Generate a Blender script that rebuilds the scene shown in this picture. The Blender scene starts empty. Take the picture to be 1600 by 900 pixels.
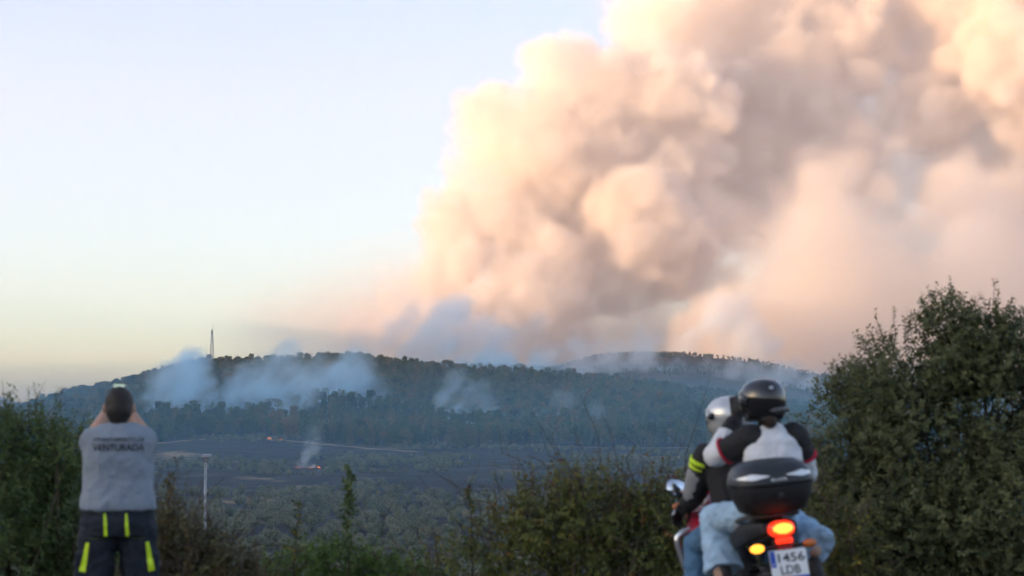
import bpy, bmesh, math, random
import numpy as np
from mathutils import Vector, Matrix, noise as mnoise
R = math.radians
scene = bpy.context.scene
COL = scene.collection
rng = np.random.default_rng(7)
random.seed(7)

# ------------------------------------------------------------------ camera
CAM = Vector((0.0, 0.0, 1.6))
FPX = 3111.0                      # focal length in photo pixels (70 mm on 36 mm)
HOR = 640.0                       # photo row of the horizon
PITCH = math.atan((HOR - 450.0) / FPX)
cd = bpy.data.cameras.new('camera')
cam = bpy.data.objects.new('camera', cd)
COL.objects.link(cam)
cd.sensor_width = 36.0
cd.lens = 70.0
cd.clip_start = 0.1
cd.clip_end = 120000.0
cam.location = CAM
cam.rotation_euler = (math.pi / 2 + PITCH, 0, 0)
cd.dof.use_dof = True
cd.dof.focus_distance = 1400.0
cd.dof.aperture_fstop = 3.2
cd.dof.aperture_blades = 9
scene.camera = cam

# ------------------------------------------------------------------ sky and sun
SUN_AZ = R(-106.0)                 # from the view direction, to the left
SUN_EL = R(6.0)
world = bpy.data.worlds.new('World')
scene.world = world
world.use_nodes = True
wn = world.node_tree
wn.nodes.clear()
sky = wn.nodes.new('ShaderNodeTexSky')
sky.sky_type = 'NISHITA'
sky.sun_disc = False
sky.sun_elevation = SUN_EL
sky.sun_rotation = SUN_AZ
sky.altitude = 900
sky.air_density = 0.76
sky.dust_density = 2.9
sky.ozone_density = 1.0
bg = wn.nodes.new('ShaderNodeBackground')
bg.inputs['Strength'].default_value = 0.09
wo = wn.nodes.new('ShaderNodeOutputWorld')
wn.links.new(sky.outputs[0], bg.inputs['Color'])
wn.links.new(bg.outputs[0], wo.inputs['Surface'])
sd = bpy.data.lights.new('sun', 'SUN')
sd.energy = 1.75
sd.angle = R(0.5)
sd.color = (1.0, 0.53, 0.24)
sun = bpy.data.objects.new('sun', sd)
COL.objects.link(sun)
SUNV = Vector((math.sin(SUN_AZ) * math.cos(SUN_EL), math.cos(SUN_AZ) * math.cos(SUN_EL), math.sin(SUN_EL)))
sun.rotation_euler = SUNV.to_track_quat('Z', 'Y').to_euler()
sun.location = (-60, 0, 40)

vs = scene.view_settings
vs.view_transform = 'Standard'
vs.look = 'None'
vs.gamma = 1.0
vs.exposure = 2.6
vs.use_curve_mapping = False
cy = scene.cycles
cy.max_bounces = 8
cy.diffuse_bounces = 2
cy.glossy_bounces = 3
cy.transmission_bounces = 4
cy.transparent_max_bounces = 8
cy.volume_bounces = 7
cy.volume_step_rate = 3.0
cy.volume_max_steps = 256
cy.use_denoising = True
cy.use_adaptive_sampling = True
cy.adaptive_threshold = 0.03
cy.sample_clamp_indirect = 8.0

# ------------------------------------------------------------------ helpers
def ray(px, py):
    """unit-depth direction (y = 1 along the ground) of a photo pixel"""
    cx, cz = (px - 800.0) / FPX, (450.0 - py) / FPX
    c, s = math.cos(PITCH), math.sin(PITCH)
    y = c - cz * s
    z = s + cz * c
    return Vector((cx / y, 1.0, z / y))

def at(px, py, d):
    """the point at depth d (metres along y) that shows at a photo pixel"""
    r = ray(px, py)
    return Vector((r.x * d, d, CAM.z + r.z * d))

def smooth(a, b, x):
    t = np.clip((x - a) / (b - a), 0.0, 1.0)
    return t * t * (3 - 2 * t)

def _hash(ix, iy, iz, seed):
    h = (ix.astype(np.int64) * 374761393 + iy.astype(np.int64) * 668265263 + iz.astype(np.int64) * 2147483647 + seed * 974711) & 0xffffffff
    h = ((h ^ (h >> 13)) * 1274126177) & 0xffffffff
    h = ((h ^ (h >> 16)) * 2246822519) & 0xffffffff
    return ((h ^ (h >> 15)) & 0xffffff) / float(0xffffff)

def vnoise2(x, y, seed=0):
    x = np.asarray(x, float); y = np.asarray(y, float)
    ix = np.floor(x); iy = np.floor(y)
    fx = x - ix; fy = y - iy
    fx = fx * fx * (3 - 2 * fx); fy = fy * fy * (3 - 2 * fy)
    z = np.zeros_like(ix)
    a = _hash(ix, iy, z, seed); b = _hash(ix + 1, iy, z, seed)
    c = _hash(ix, iy + 1, z, seed); d = _hash(ix + 1, iy + 1, z, seed)
    return (a + (b - a) * fx) * (1 - fy) + (c + (d - c) * fx) * fy

def fbm2(x, y, seed=0, octs=4):
    s = 0.0; a = 0.5; f = 1.0
    for o in range(octs):
        s = s + a * vnoise2(np.asarray(x) * f + o * 17.3, np.asarray(y) * f - o * 9.1, seed + o)
        a *= 0.5; f *= 2.03
    return s / (1 - 0.5 ** octs)

def grid_noise(shape, cells, seed):
    """smooth value noise on a regular grid, made by upsampling a random lattice"""
    g = np.random.default_rng(seed)
    n = [max(2, int(math.ceil(c)) + 2) for c in cells]
    lat = g.random(n).astype(np.float32)
    for ax in range(3):
        t = np.linspace(0, cells[ax], shape[ax], dtype=np.float32)
        i = np.minimum(t.astype(int), lat.shape[ax] - 2)
        f = t - i
        f = f * f * f * (f * (f * 6 - 15) + 10)
        sh = [1, 1, 1]; sh[ax] = -1
        f = f.reshape(sh)
        lat = np.take(lat, i, axis=ax) * (1 - f) + np.take(lat, i + 1, axis=ax) * f
    return lat

MATS = {}
def mat(name, color, rough=0.7, metal=0.0, var=0.0, vscale=8.0, bump=0.0, bscale=40.0, color2=None, spec=0.4,
        coat=0.0, emit=None, estr=0.0, sheen=0.0, subsurf=0.0):
    """procedural principled material with noise variation of colour and a fine bump"""
    if name in MATS:
        return MATS[name]
    m = bpy.data.materials.new(name)
    m.use_nodes = True
    nt = m.node_tree
    b = nt.nodes['Principled BSDF']
    b.inputs['Roughness'].default_value = rough
    b.inputs['Metallic'].default_value = metal
    b.inputs['Specular IOR Level'].default_value = spec
    if coat:
        b.inputs['Coat Weight'].default_value = coat
        b.inputs['Coat Roughness'].default_value = 0.08
    if sheen:
        b.inputs['Sheen Weight'].default_value = sheen
    if subsurf:
        b.inputs['Subsurface Weight'].default_value = subsurf
        b.inputs['Subsurface Radius'].default_value = (0.01, 0.004, 0.002)
    if emit:
        b.inputs['Emission Color'].default_value = (*emit, 1)
        b.inputs['Emission Strength'].default_value = estr
    c1 = (*color, 1)
    c2 = (*(color2 or tuple(c * (1 - var) for c in color)), 1)
    if var or color2:
        tc = nt.nodes.new('ShaderNodeTexCoord')
        nz = nt.nodes.new('ShaderNodeTexNoise')
        nz.inputs['Scale'].default_value = vscale
        nz.inputs['Detail'].default_value = 5
        rp = nt.nodes.new('ShaderNodeValToRGB')
        rp.color_ramp.elements[0].position = 0.35
        rp.color_ramp.elements[1].position = 0.65
        rp.color_ramp.elements[0].color = c2
        rp.color_ramp.elements[1].color = c1
        nt.links.new(tc.outputs['Object'], nz.inputs['Vector'])
        nt.links.new(nz.outputs['Fac'], rp.inputs['Fac'])
        nt.links.new(rp.outputs['Color'], b.inputs['Base Color'])
    else:
        b.inputs['Base Color'].default_value = c1
    if bump:
        tc2 = nt.nodes.new('ShaderNodeTexCoord')
        n2 = nt.nodes.new('ShaderNodeTexNoise')
        n2.inputs['Scale'].default_value = bscale
        n2.inputs['Detail'].default_value = 4
        bp = nt.nodes.new('ShaderNodeBump')
        bp.inputs['Strength'].default_value = bump
        bp.inputs['Distance'].default_value = 0.01
        nt.links.new(tc2.outputs['Object'], n2.inputs['Vector'])
        nt.links.new(n2.outputs['Fac'], bp.inputs['Height'])
        nt.links.new(bp.outputs['Normal'], b.inputs['Normal'])
    MATS[name] = m
    return m

def tag(o, label=None, cat=None, group=None, kind=None):
    if label: o['label'] = label
    if cat: o['category'] = cat
    if group: o['group'] = group
    if kind: o['kind'] = kind
    return o

def empty(name, loc=(0, 0, 0), rz=0.0):
    o = bpy.data.objects.new(name, None)
    COL.objects.link(o)
    o.location = loc
    o.rotation_euler = (0, 0, rz)
    o.empty_display_size = 0.2
    return o

def link(name, me, m=None, parent=None, smooth_=True):
    o = bpy.data.objects.new(name, me)
    COL.objects.link(o)
    if m is not None:
        for k in (m if isinstance(m, (list, tuple)) else [m]):
            me.materials.append(k)
    if smooth_ and len(me.polygons):
        me.polygons.foreach_set('use_smooth', np.ones(len(me.polygons), dtype=bool))
    if parent is not None:
        o.parent = parent
    return o

def np_mesh(name, verts, faces):
    """mesh from numpy arrays: verts (n,3), faces (m,k) of one size k"""
    verts = np.asarray(verts, dtype=np.float32)
    me = bpy.data.meshes.new(name)
    me.vertices.add(len(verts))
    me.vertices.foreach_set('co', verts.ravel())
    if faces is not None and len(faces):
        faces = np.asarray(faces, dtype=np.int32)
        n, k = faces.shape
        me.loops.add(n * k)
        me.loops.foreach_set('vertex_index', faces.ravel())
        me.polygons.add(n)
        me.polygons.foreach_set('loop_start', np.arange(0, n * k, k, dtype=np.int32))
        me.update(calc_edges=True)
        me.validate()
    return me

def bm_obj(name, bm, m=None, parent=None, smooth_=True):
    me = bpy.data.meshes.new(name)
    bmesh.ops.recalc_face_normals(bm, faces=bm.faces)
    bm.to_mesh(me)
    bm.free()
    return link(name, me, m, parent, smooth_)

def copy_tree(o, parent=None):
    c = o.copy()
    COL.objects.link(c)
    c.parent = parent
    for ch in list(o.children):
        copy_tree(ch, c)
    return c

# ------------------------------------------------------------------ terrain
RIDGE_Y = 2600.0
def _tab(tab, depth, lower):
    xs = [ray(p, r).x * depth for p, r in tab]
    zs = [CAM.z + ray(p, r).z * depth - lower for p, r in tab]
    return np.array(xs), np.array(zs)
# crest of the wooded hill and of the hill behind it, read from the photograph
RX, RZ = _tab([(-700, 700), (-300, 672), (-60, 650), (20, 632), (60, 620), (100, 608), (160, 598), (230, 582), (290, 567), (335, 560), (400, 558),
               (470, 556), (540, 553), (600, 560), (650, 566), (720, 570), (800, 573), (880, 577), (950, 585), (1000, 591),
               (1050, 597), (1100, 604), (1180, 618), (1290, 634), (1400, 650), (1600, 668), (2000, 690), (2600, 700)], RIDGE_Y, 16.0)
FX, FZ = _tab([(100, 700), (500, 640), (700, 612), (800, 592), (880, 574), (930, 560), (1000, 556), (1050, 557), (1100, 559), (1150, 564), (1200, 572),
               (1250, 582), (1290, 590), (1400, 608), (1600, 632), (2200, 690)], 4600.0, 5.0)
PY = np.array([-4000, -300, -60, -8, 13.2, 15, 20, 30, 50, 100, 200, 300, 450, 700, 900, 1000, 1200, 1300, 1400, 1500, 1600, 3800, 60000.0])
PZ = np.array([60, 22, 4, 0, 0, -0.12, -0.9, -3.0, -7.5, -15, -24, -28, -30, -31, -30, -29, -26.5, -25, -23.8, -22.5, -21, -25, -40.0])

def height(x, y):
    x = np.asarray(x, float); y = np.asarray(y, float)
    d = np.hypot(x, y)
    z = np.interp(y, PY, PZ)
    far = smooth(60, 400, d)
    z = z + far * ((fbm2(x / 260.0, y / 260.0, 3, 4) - 0.5) * 5.0)
    z = z + smooth(16, 40, d) * (fbm2(x / 9.0, y / 9.0, 5, 3) - 0.5) * 0.8 * smooth(14, 25, y)
    # field swell in front of the forest, higher on the left
    z = z + 5.0 * np.exp(-((x + 210) / 200.0) ** 2) * np.exp(-((y - 1560) / 170.0) ** 2)
    # wooded hill
    xe = np.where((y > 500) & (y < RIDGE_Y), x / np.maximum(y, 500.0) * RIDGE_Y, x)
    crest = np.interp(xe, RX, RZ) + (fbm2(x / 60.0, y * 0 + 3.3, 11, 3) - 0.5) * 5.0
    foot = 1500.0
    t = np.clip((y - foot) / (RIDGE_Y - foot), 0, 1)
    prof = np.where(y < RIDGE_Y, np.sin(t * math.pi / 2) ** 1.25, 1 - smooth(0, 1200, y - RIDGE_Y))
    gully = (fbm2(x / 150.0 + 4, y / 420.0, 21, 4) - 0.5) * 22.0 * np.sin(np.clip(t, 0, 1) * math.pi)
    base = -22.0
    z = z + prof * (np.maximum(crest, base) - base) + gully
    # hill behind
    xf = np.where((y > 500) & (y < 4600), x / np.maximum(y, 500.0) * 4600.0, x)
    crest2 = np.interp(xf, FX, FZ) + (fbm2(x / 90.0, y * 0 + 1.3, 12, 3) - 0.5) * 5.0
    prof2 = np.where(y < 4600, smooth(3000, 4600, y), 1 - smooth(4700, 6500, y))
    z = z + prof2 * (np.maximum(crest2, -30) + 30)
    # distant hill at the far left
    z = z + 118.0 * np.exp(-((x + 2480) / 250.0) ** 2) * np.exp(-((y - 9000) / 700.0) ** 2)
    # range out of view in the west, added to shade the ground from the sun
    w = np.exp(-((x + 3000 + 300 * (fbm2(y / 1500.0, y * 0, 31, 3) - 0.5)) / 430.0) ** 2) * smooth(-6500, -4500, y) * (1 - smooth(7000, 8200, y))
    z = z + w * (530 + 120 * (fbm2(x / 900.0, y / 900.0, 33, 5) - 0.5))
    return z

def hz(x, y):
    return float(height(np.array([x]), np.array([y]))[0])

def build_ground():
    a_front = np.linspace(R(-17), R(17), 420)
    a_side = np.concatenate([np.linspace(R(17.5), R(342.5), 150)])
    ang = np.concatenate([a_front, a_side])
    rad = np.concatenate([np.linspace(1.0, 13.0, 13), np.geomspace(14, 1000, 110), np.linspace(1010, 2800, 170), np.geomspace(2830, 6500, 70), np.geomspace(6700, 10900, 40)])
    A, Rr = np.meshgrid(ang, rad)
    X = np.sin(A) * Rr; Y = np.cos(A) * Rr
    Z = height(X, Y)
    V = np.stack([X, Y, Z], -1).reshape(-1, 3)
    nr, na = A.shape
    i = np.arange(nr - 1)[:, None] * na
    j = np.arange(na)[None, :]
    jn = (j + 1) % na
    F = np.stack([i + j, i + jn, i + na + jn, i + na + j], -1).reshape(-1, 4)
    c = len(V)
    V = np.concatenate([V, [[0, 0, float(height(0.0, 0.0))]]])
    me = np_mesh('ground', V, F)
    bm = bmesh.new(); bm.from_mesh(me)
    bm.verts.ensure_lookup_table()
    for k in range(na):
        bm.faces.new((bm.verts[c], bm.verts[(k + 1) % na], bm.verts[k]))
    bmesh.ops.recalc_face_normals(bm, faces=bm.faces)
    bm.to_mesh(me); bm.free()
    return me

def ground_material():
    m = bpy.data.materials.new('ground_soil_and_ash')
    m.use_nodes = True
    nt = m.node_tree; N = nt.nodes; L = nt.links
    b = N['Principled BSDF']; b.inputs['Roughness'].default_value = 0.95; b.inputs['Specular IOR Level'].default_value = 0.1
    geo = N.new('ShaderNodeNewGeometry')
    sep = N.new('ShaderNodeSeparateXYZ'); L.new(geo.outputs['Position'], sep.inputs[0])
    def noise(scale, detail=5, stretch=None, rough=0.55):
        n = N.new('ShaderNodeTexNoise'); n.inputs['Scale'].default_value = scale; n.inputs['Detail'].default_value = detail
        n.inputs['Roughness'].default_value = rough
        if stretch:
            mp = N.new('ShaderNodeMapping'); mp.inputs['Scale'].default_value = stretch
            L.new(geo.outputs['Position'], mp.inputs[0]); L.new(mp.outputs[0], n.inputs['Vector'])
        else:
            L.new(geo.outputs['Position'], n.inputs['Vector'])
        return n.outputs['Fac']
    def ramp(f, stops):
        r = N.new('ShaderNodeValToRGB'); cr = r.color_ramp
        while len(cr.elements) < len(stops): cr.elements.new(0.5)
        for e, (p, c) in zip(cr.elements, stops):
            e.position = p; e.color = (*c, 1)
        L.new(f, r.inputs['Fac']); return r.outputs['Color']
    def mix(f, a, b_):
        x = N.new('ShaderNodeMix'); x.data_type = 'RGBA'
        L.new(f, x.inputs[0]); L.new(a, x.inputs[6]); L.new(b_, x.inputs[7]); return x.outputs[2]
    def mr(f, a, b_):
        x = N.new('ShaderNodeMapRange'); x.clamp = True
        L.new(f, x.inputs[0]); x.inputs[1].default_value = a; x.inputs[2].default_value = b_; return x.outputs[0]
    def mul(a, b_):
        x = N.new('ShaderNodeMath'); x.operation = 'MULTIPLY'; L.new(a, x.inputs[0]); L.new(b_, x.inputs[1]); return x.outputs[0]
    ash = ramp(noise(0.05, 8), [(0.3, (0.010, 0.011, 0.013)), (0.5, (0.022, 0.024, 0.027)), (0.62, (0.05, 0.05, 0.05)), (0.75, (0.11, 0.10, 0.085))])
    straw = ramp(noise(0.12, 6), [(0.3, (0.15, 0.11, 0.06)), (0.7, (0.34, 0.25, 0.14))])
    patch = mr(noise(0.022, 6, (0.8, 0.42, 1.0)), 0.60, 0.66)
    field = mix(patch, ash, straw)
    dry = ramp(noise(0.03, 6), [(0.3, (0.035, 0.035, 0.02)), (0.7, (0.10, 0.085, 0.05))])
    # burnt field lies between about 600 m and the forest foot
    wob = noise(0.006, 4)
    wa = N.new('ShaderNodeMath'); wa.operation = 'MULTIPLY_ADD'; L.new(wob, wa.inputs[0]); wa.inputs[1].default_value = 260; L.new(sep.outputs['Y'], wa.inputs[2])
    k1 = mr(wa.outputs[0], 430, 520)
    k2 = mr(wa.outputs[0], 1830, 1750)
    burnt = mul(k1, k2)
    far = mix(burnt, dry, field)
    forest_floor = ramp(noise(0.02, 6), [(0.3, (0.012, 0.013, 0.01)), (0.7, (0.035, 0.03, 0.02))])  # extra dark: the shade under the canopy is put into the colour
    far = mix(mr(sep.outputs['Y'], 1560, 1640), far, forest_floor)
    heath = ramp(noise(0.012, 7), [(0.35, (0.03, 0.04, 0.025)), (0.55, (0.075, 0.065, 0.04)), (0.7, (0.13, 0.10, 0.06))])
    far = mix(mr(sep.outputs['Y'], 3300, 3700), far, heath)
    verge = ramp(noise(1.6, 8), [(0.3, (0.05, 0.045, 0.03)), (0.7, (0.15, 0.125, 0.08))])
    col = mix(mr(sep.outputs['Y'], 40, 120), verge, far)
    L.new(col, b.inputs['Base Color'])
    bp = N.new('ShaderNodeBump'); bp.inputs['Strength'].default_value = 0.6; bp.inputs['Distance'].default_value = 0.05
    L.new(noise(14, 6), bp.inputs['Height']); L.new(bp.outputs[0], b.inputs['Normal'])
    return m

ground = link('ground', build_ground(), ground_material())
tag(ground, 'rolling valley ground with burnt black field and wooded hills', 'terrain', kind='structure')

def ribbon(name, pts, width, m, lift=0.25, wob=0.0, seed=0, cols=4):
    """a strip draped over the ground along (x, y) points"""
    P = np.array(pts, float)
    seg = np.concatenate([[0], np.cumsum(np.hypot(*np.diff(P, axis=0).T))])
    n = max(8, int(seg[-1] / max(3.0, width * 0.8)))
    s = np.linspace(0, seg[-1], n)
    x = np.interp(s, seg, P[:, 0]); y = np.interp(s, seg, P[:, 1])
    tx = np.gradient(x); ty = np.gradient(y); l = np.hypot(tx, ty); nx, ny = -ty / l, tx / l
    w = width * (1 + wob * (vnoise2(s / 23.0, s * 0, seed) - 0.5) * 2)
    V = []
    for c in np.linspace(-0.5, 0.5, cols):
        X = x + nx * w * c; Y = y + ny * w * c
        V.append(np.stack([X, Y, height(X, Y) + lift], -1))
    V = np.stack(V, 1).reshape(-1, 3)
    i = np.arange(n - 1)[:, None] * cols; j = np.arange(cols - 1)[None, :]
    F = np.stack([i + j, i + j + 1, i + cols + j + 1, i + cols + j], -1).reshape(-1, 4)
    return link(name, np_mesh(name, V, F), m)

earth = mat('track_earth', (0.34, 0.26, 0.18), 0.95, var=0.4, vscale=0.06, spec=0.1)
def track(pix, width, label, depth0, seed=0):
    pts = []
    for px, py, d in pix:
        pts.append((ray(px, py).x * d, d))
    o = ribbon('dirt_track', pts, width, earth, 0.3, 0.35, seed)
    tag(o, label, 'track', kind='structure')
# depths chosen so that the drawn rows fall on the ground there
def depth_for_row(px, row, lo=500.0, hi=2300.0):
    ds = np.linspace(lo, hi, 900)
    r = ray(px, row)
    g = height(r.x * ds, ds) - (CAM.z + r.z * ds)
    k = np.where(g >= 0)[0]
    return float(ds[k[0]]) if len(k) else hi
track([(p, r, depth_for_row(p, r)) for p, r in [(150, 697), (240, 694), (300, 688), (345, 685), (400, 686), (460, 690), (520, 696), (560, 700), (600, 703), (655, 707)]], 9.0,
      'pale earth track along the foot of the pines above the burnt field', 1500, 1)
track([(p, r, depth_for_row(p, r)) for p, r in [(770, 697), (830, 698), (900, 699), (980, 701), (1060, 700), (1140, 702)]], 8.0,
      'straw coloured firebreak strip below the pine belt on the right', 1500, 2)

asphalt = mat('road_asphalt', (0.05, 0.05, 0.052), 0.9, var=0.35, vscale=3.0, bump=0.5, bscale=180.0)
def sheet(name, x0, x1, y0, y1, z, m):
    nx = 40
    xs = np.linspace(x0, x1, nx)
    V = np.concatenate([np.stack([xs, xs * 0 + y0, xs * 0 + z], -1), np.stack([xs, xs * 0 + y1, xs * 0 + z], -1)])
    F = [[i, i + 1, nx + i + 1, nx + i] for i in range(nx - 1)]
    return link(name, np_mesh(name, V, F), m)
road = sheet('road', -120, 120, 4.2, 13.0, 0.02, asphalt)
tag(road, 'grey asphalt country road beside the bushes', 'road', kind='structure')
paint = mat('road_paint', (0.75, 0.75, 0.72), 0.7, var=0.25, vscale=6.0)
line = sheet('edge_line', -120, 120, 12.55, 12.67, 0.026, paint)
tag(line, 'white painted edge line along the road', 'marking', kind='structure')

# ------------------------------------------------------------------ smoke
def smoke_material(name, color, density, aniso=0.0):
    m = bpy.data.materials.new(name)
    m.use_nodes = True
    nt = m.node_tree; nt.nodes.clear()
    out = nt.nodes.new('ShaderNodeOutputMaterial')
    pv = nt.nodes.new('ShaderNodeVolumePrincipled')
    pv.inputs['Color'].default_value = (*color, 1)
    pv.inputs['Density'].default_value = density
    pv.inputs['Anisotropy'].default_value = aniso
    pv.inputs['Density Attribute'].default_value = 'density'
    nt.links.new(pv.outputs[0], out.inputs['Volume'])
    return m

def volume_object(name, dens, lo, hi, m):
    """a fog volume whose voxels are the numpy array dens (nx, ny, nz) between the corners lo and hi"""
    nx, ny, nz = dens.shape
    ax = [np.linspace(lo[k], hi[k], dens.shape[k], dtype=np.float32) for k in range(3)]
    G = np.stack(np.meshgrid(*ax, indexing='ij'), -1).reshape(-1, 3)
    me = np_mesh(name, G, None)
    at_ = me.attributes.new('smoke', 'FLOAT', 'POINT')
    at_.data.foreach_set('value', np.ascontiguousarray(dens, dtype=np.float32).ravel())
    o = bpy.data.objects.new(name, me)
    COL.objects.link(o)
    ng = bpy.data.node_groups.new(name + '_grid', 'GeometryNodeTree')
    ng.interface.new_socket('Geometry', in_out='INPUT', socket_type='NodeSocketGeometry')
    ng.interface.new_socket('Geometry', in_out='OUTPUT', socket_type='NodeSocketGeometry')
    N = ng.nodes; L = ng.links
    gi = N.new('NodeGroupInput'); go = N.new('NodeGroupOutput')
    vc = N.new('GeometryNodeVolumeCube')
    for k, nm in enumerate(('Resolution X', 'Resolution Y', 'Resolution Z')):
        vc.inputs[nm].default_value = dens.shape[k]
    vc.inputs['Min'].default_value = lo; vc.inputs['Max'].default_value = hi
    pos = N.new('GeometryNodeInputPosition')
    sep = N.new('ShaderNodeSeparateXYZ'); L.new(pos.outputs[0], sep.inputs[0])
    idx = None
    for k in range(3):
        mr = N.new('ShaderNodeMapRange'); mr.clamp = True
        L.new(sep.outputs[k], mr.inputs[0])
        mr.inputs[1].default_value = lo[k]; mr.inputs[2].default_value = hi[k]
        mr.inputs[3].default_value = 0; mr.inputs[4].default_value = dens.shape[k] - 1
        rd = N.new('ShaderNodeMath'); rd.operation = 'ROUND'; L.new(mr.outputs[0], rd.inputs[0])
        toi = N.new('FunctionNodeFloatToInt'); L.new(rd.outputs[0], toi.inputs[0])
        if idx is None:
            idx = toi.outputs[0]
        else:
            a = N.new('FunctionNodeIntegerMath'); a.operation = 'MULTIPLY_ADD'
            L.new(idx, a.inputs[0]); a.inputs[1].default_value = dens.shape[k]; L.new(toi.outputs[0], a.inputs[2])
            idx = a.outputs[0]
    na = N.new('GeometryNodeInputNamedAttribute'); na.data_type = 'FLOAT'; na.inputs['Name'].default_value = 'smoke'
    si = N.new('GeometryNodeSampleIndex'); si.data_type = 'FLOAT'; si.domain = 'POINT'
    L.new(gi.outputs[0], si.inputs['Geometry'])
    L.new([s for s in na.outputs if s.enabled][0], [s for s in si.inputs if s.name == 'Value' and s.enabled][0])
    L.new(idx, si.inputs['Index'])
    L.new([s for s in si.outputs if s.enabled][0], vc.inputs['Density'])
    sm = N.new('GeometryNodeSetMaterial'); sm.inputs['Material'].default_value = m
    L.new(vc.outputs[0], sm.inputs[0]); L.new(sm.outputs[0], go.inputs[0])
    md = o.modifiers.new('smoke_grid', 'NODES'); md.node_group = ng
    me.materials.append(m)
    return o

def puff_field(shape, lo, hi, blobs, edge):
    """max over puffs of (1 - distance/radius), in metres of depth under the surface"""
    ax = [np.linspace(lo[k], hi[k], shape[k], dtype=np.float32) for k in range(3)]
    S = np.full(shape, -1e3, np.float32)
    W = np.zeros(shape, np.float32)
    for (cx, cy_, cz, r, w) in blobs:
        sl = []
        for k, c in enumerate((cx, cy_, cz)):
            a = np.searchsorted(ax[k], c - r - edge); b = np.searchsorted(ax[k], c + r + edge)
            sl.append(slice(max(0, a), max(0, b)))
        if any(s.stop <= s.start for s in sl): continue
        X, Y, Z = np.meshgrid(ax[0][sl[0]], ax[1][sl[1]], ax[2][sl[2]], indexing='ij', sparse=True)
        d = r - np.sqrt((X - cx) ** 2 + (Y - cy_) ** 2 + (Z - cz) ** 2)
        sub = S[sl[0], sl[1], sl[2]]
        better = d > sub
        W[sl[0], sl[1], sl[2]] = np.where(better, w, W[sl[0], sl[1], sl[2]])
        S[sl[0], sl[1], sl[2]] = np.where(better, d, sub)
    return S, W, ax

def spawn(blobs, n, fr, g, keep=0.75, up=0.0):
    out = []
    for (cx, cy_, cz, r, w) in blobs:
        for _ in range(n):
            v = g.normal(size=3); v /= np.linalg.norm(v); v[2] += up
            q = r * fr * g.uniform(0.6, 1.35)
            out.append((cx + v[0] * r * keep, cy_ + v[1] * r * keep, cz + v[2] * r * keep, q, w * g.uniform(0.8, 1.2)))
    return out

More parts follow.
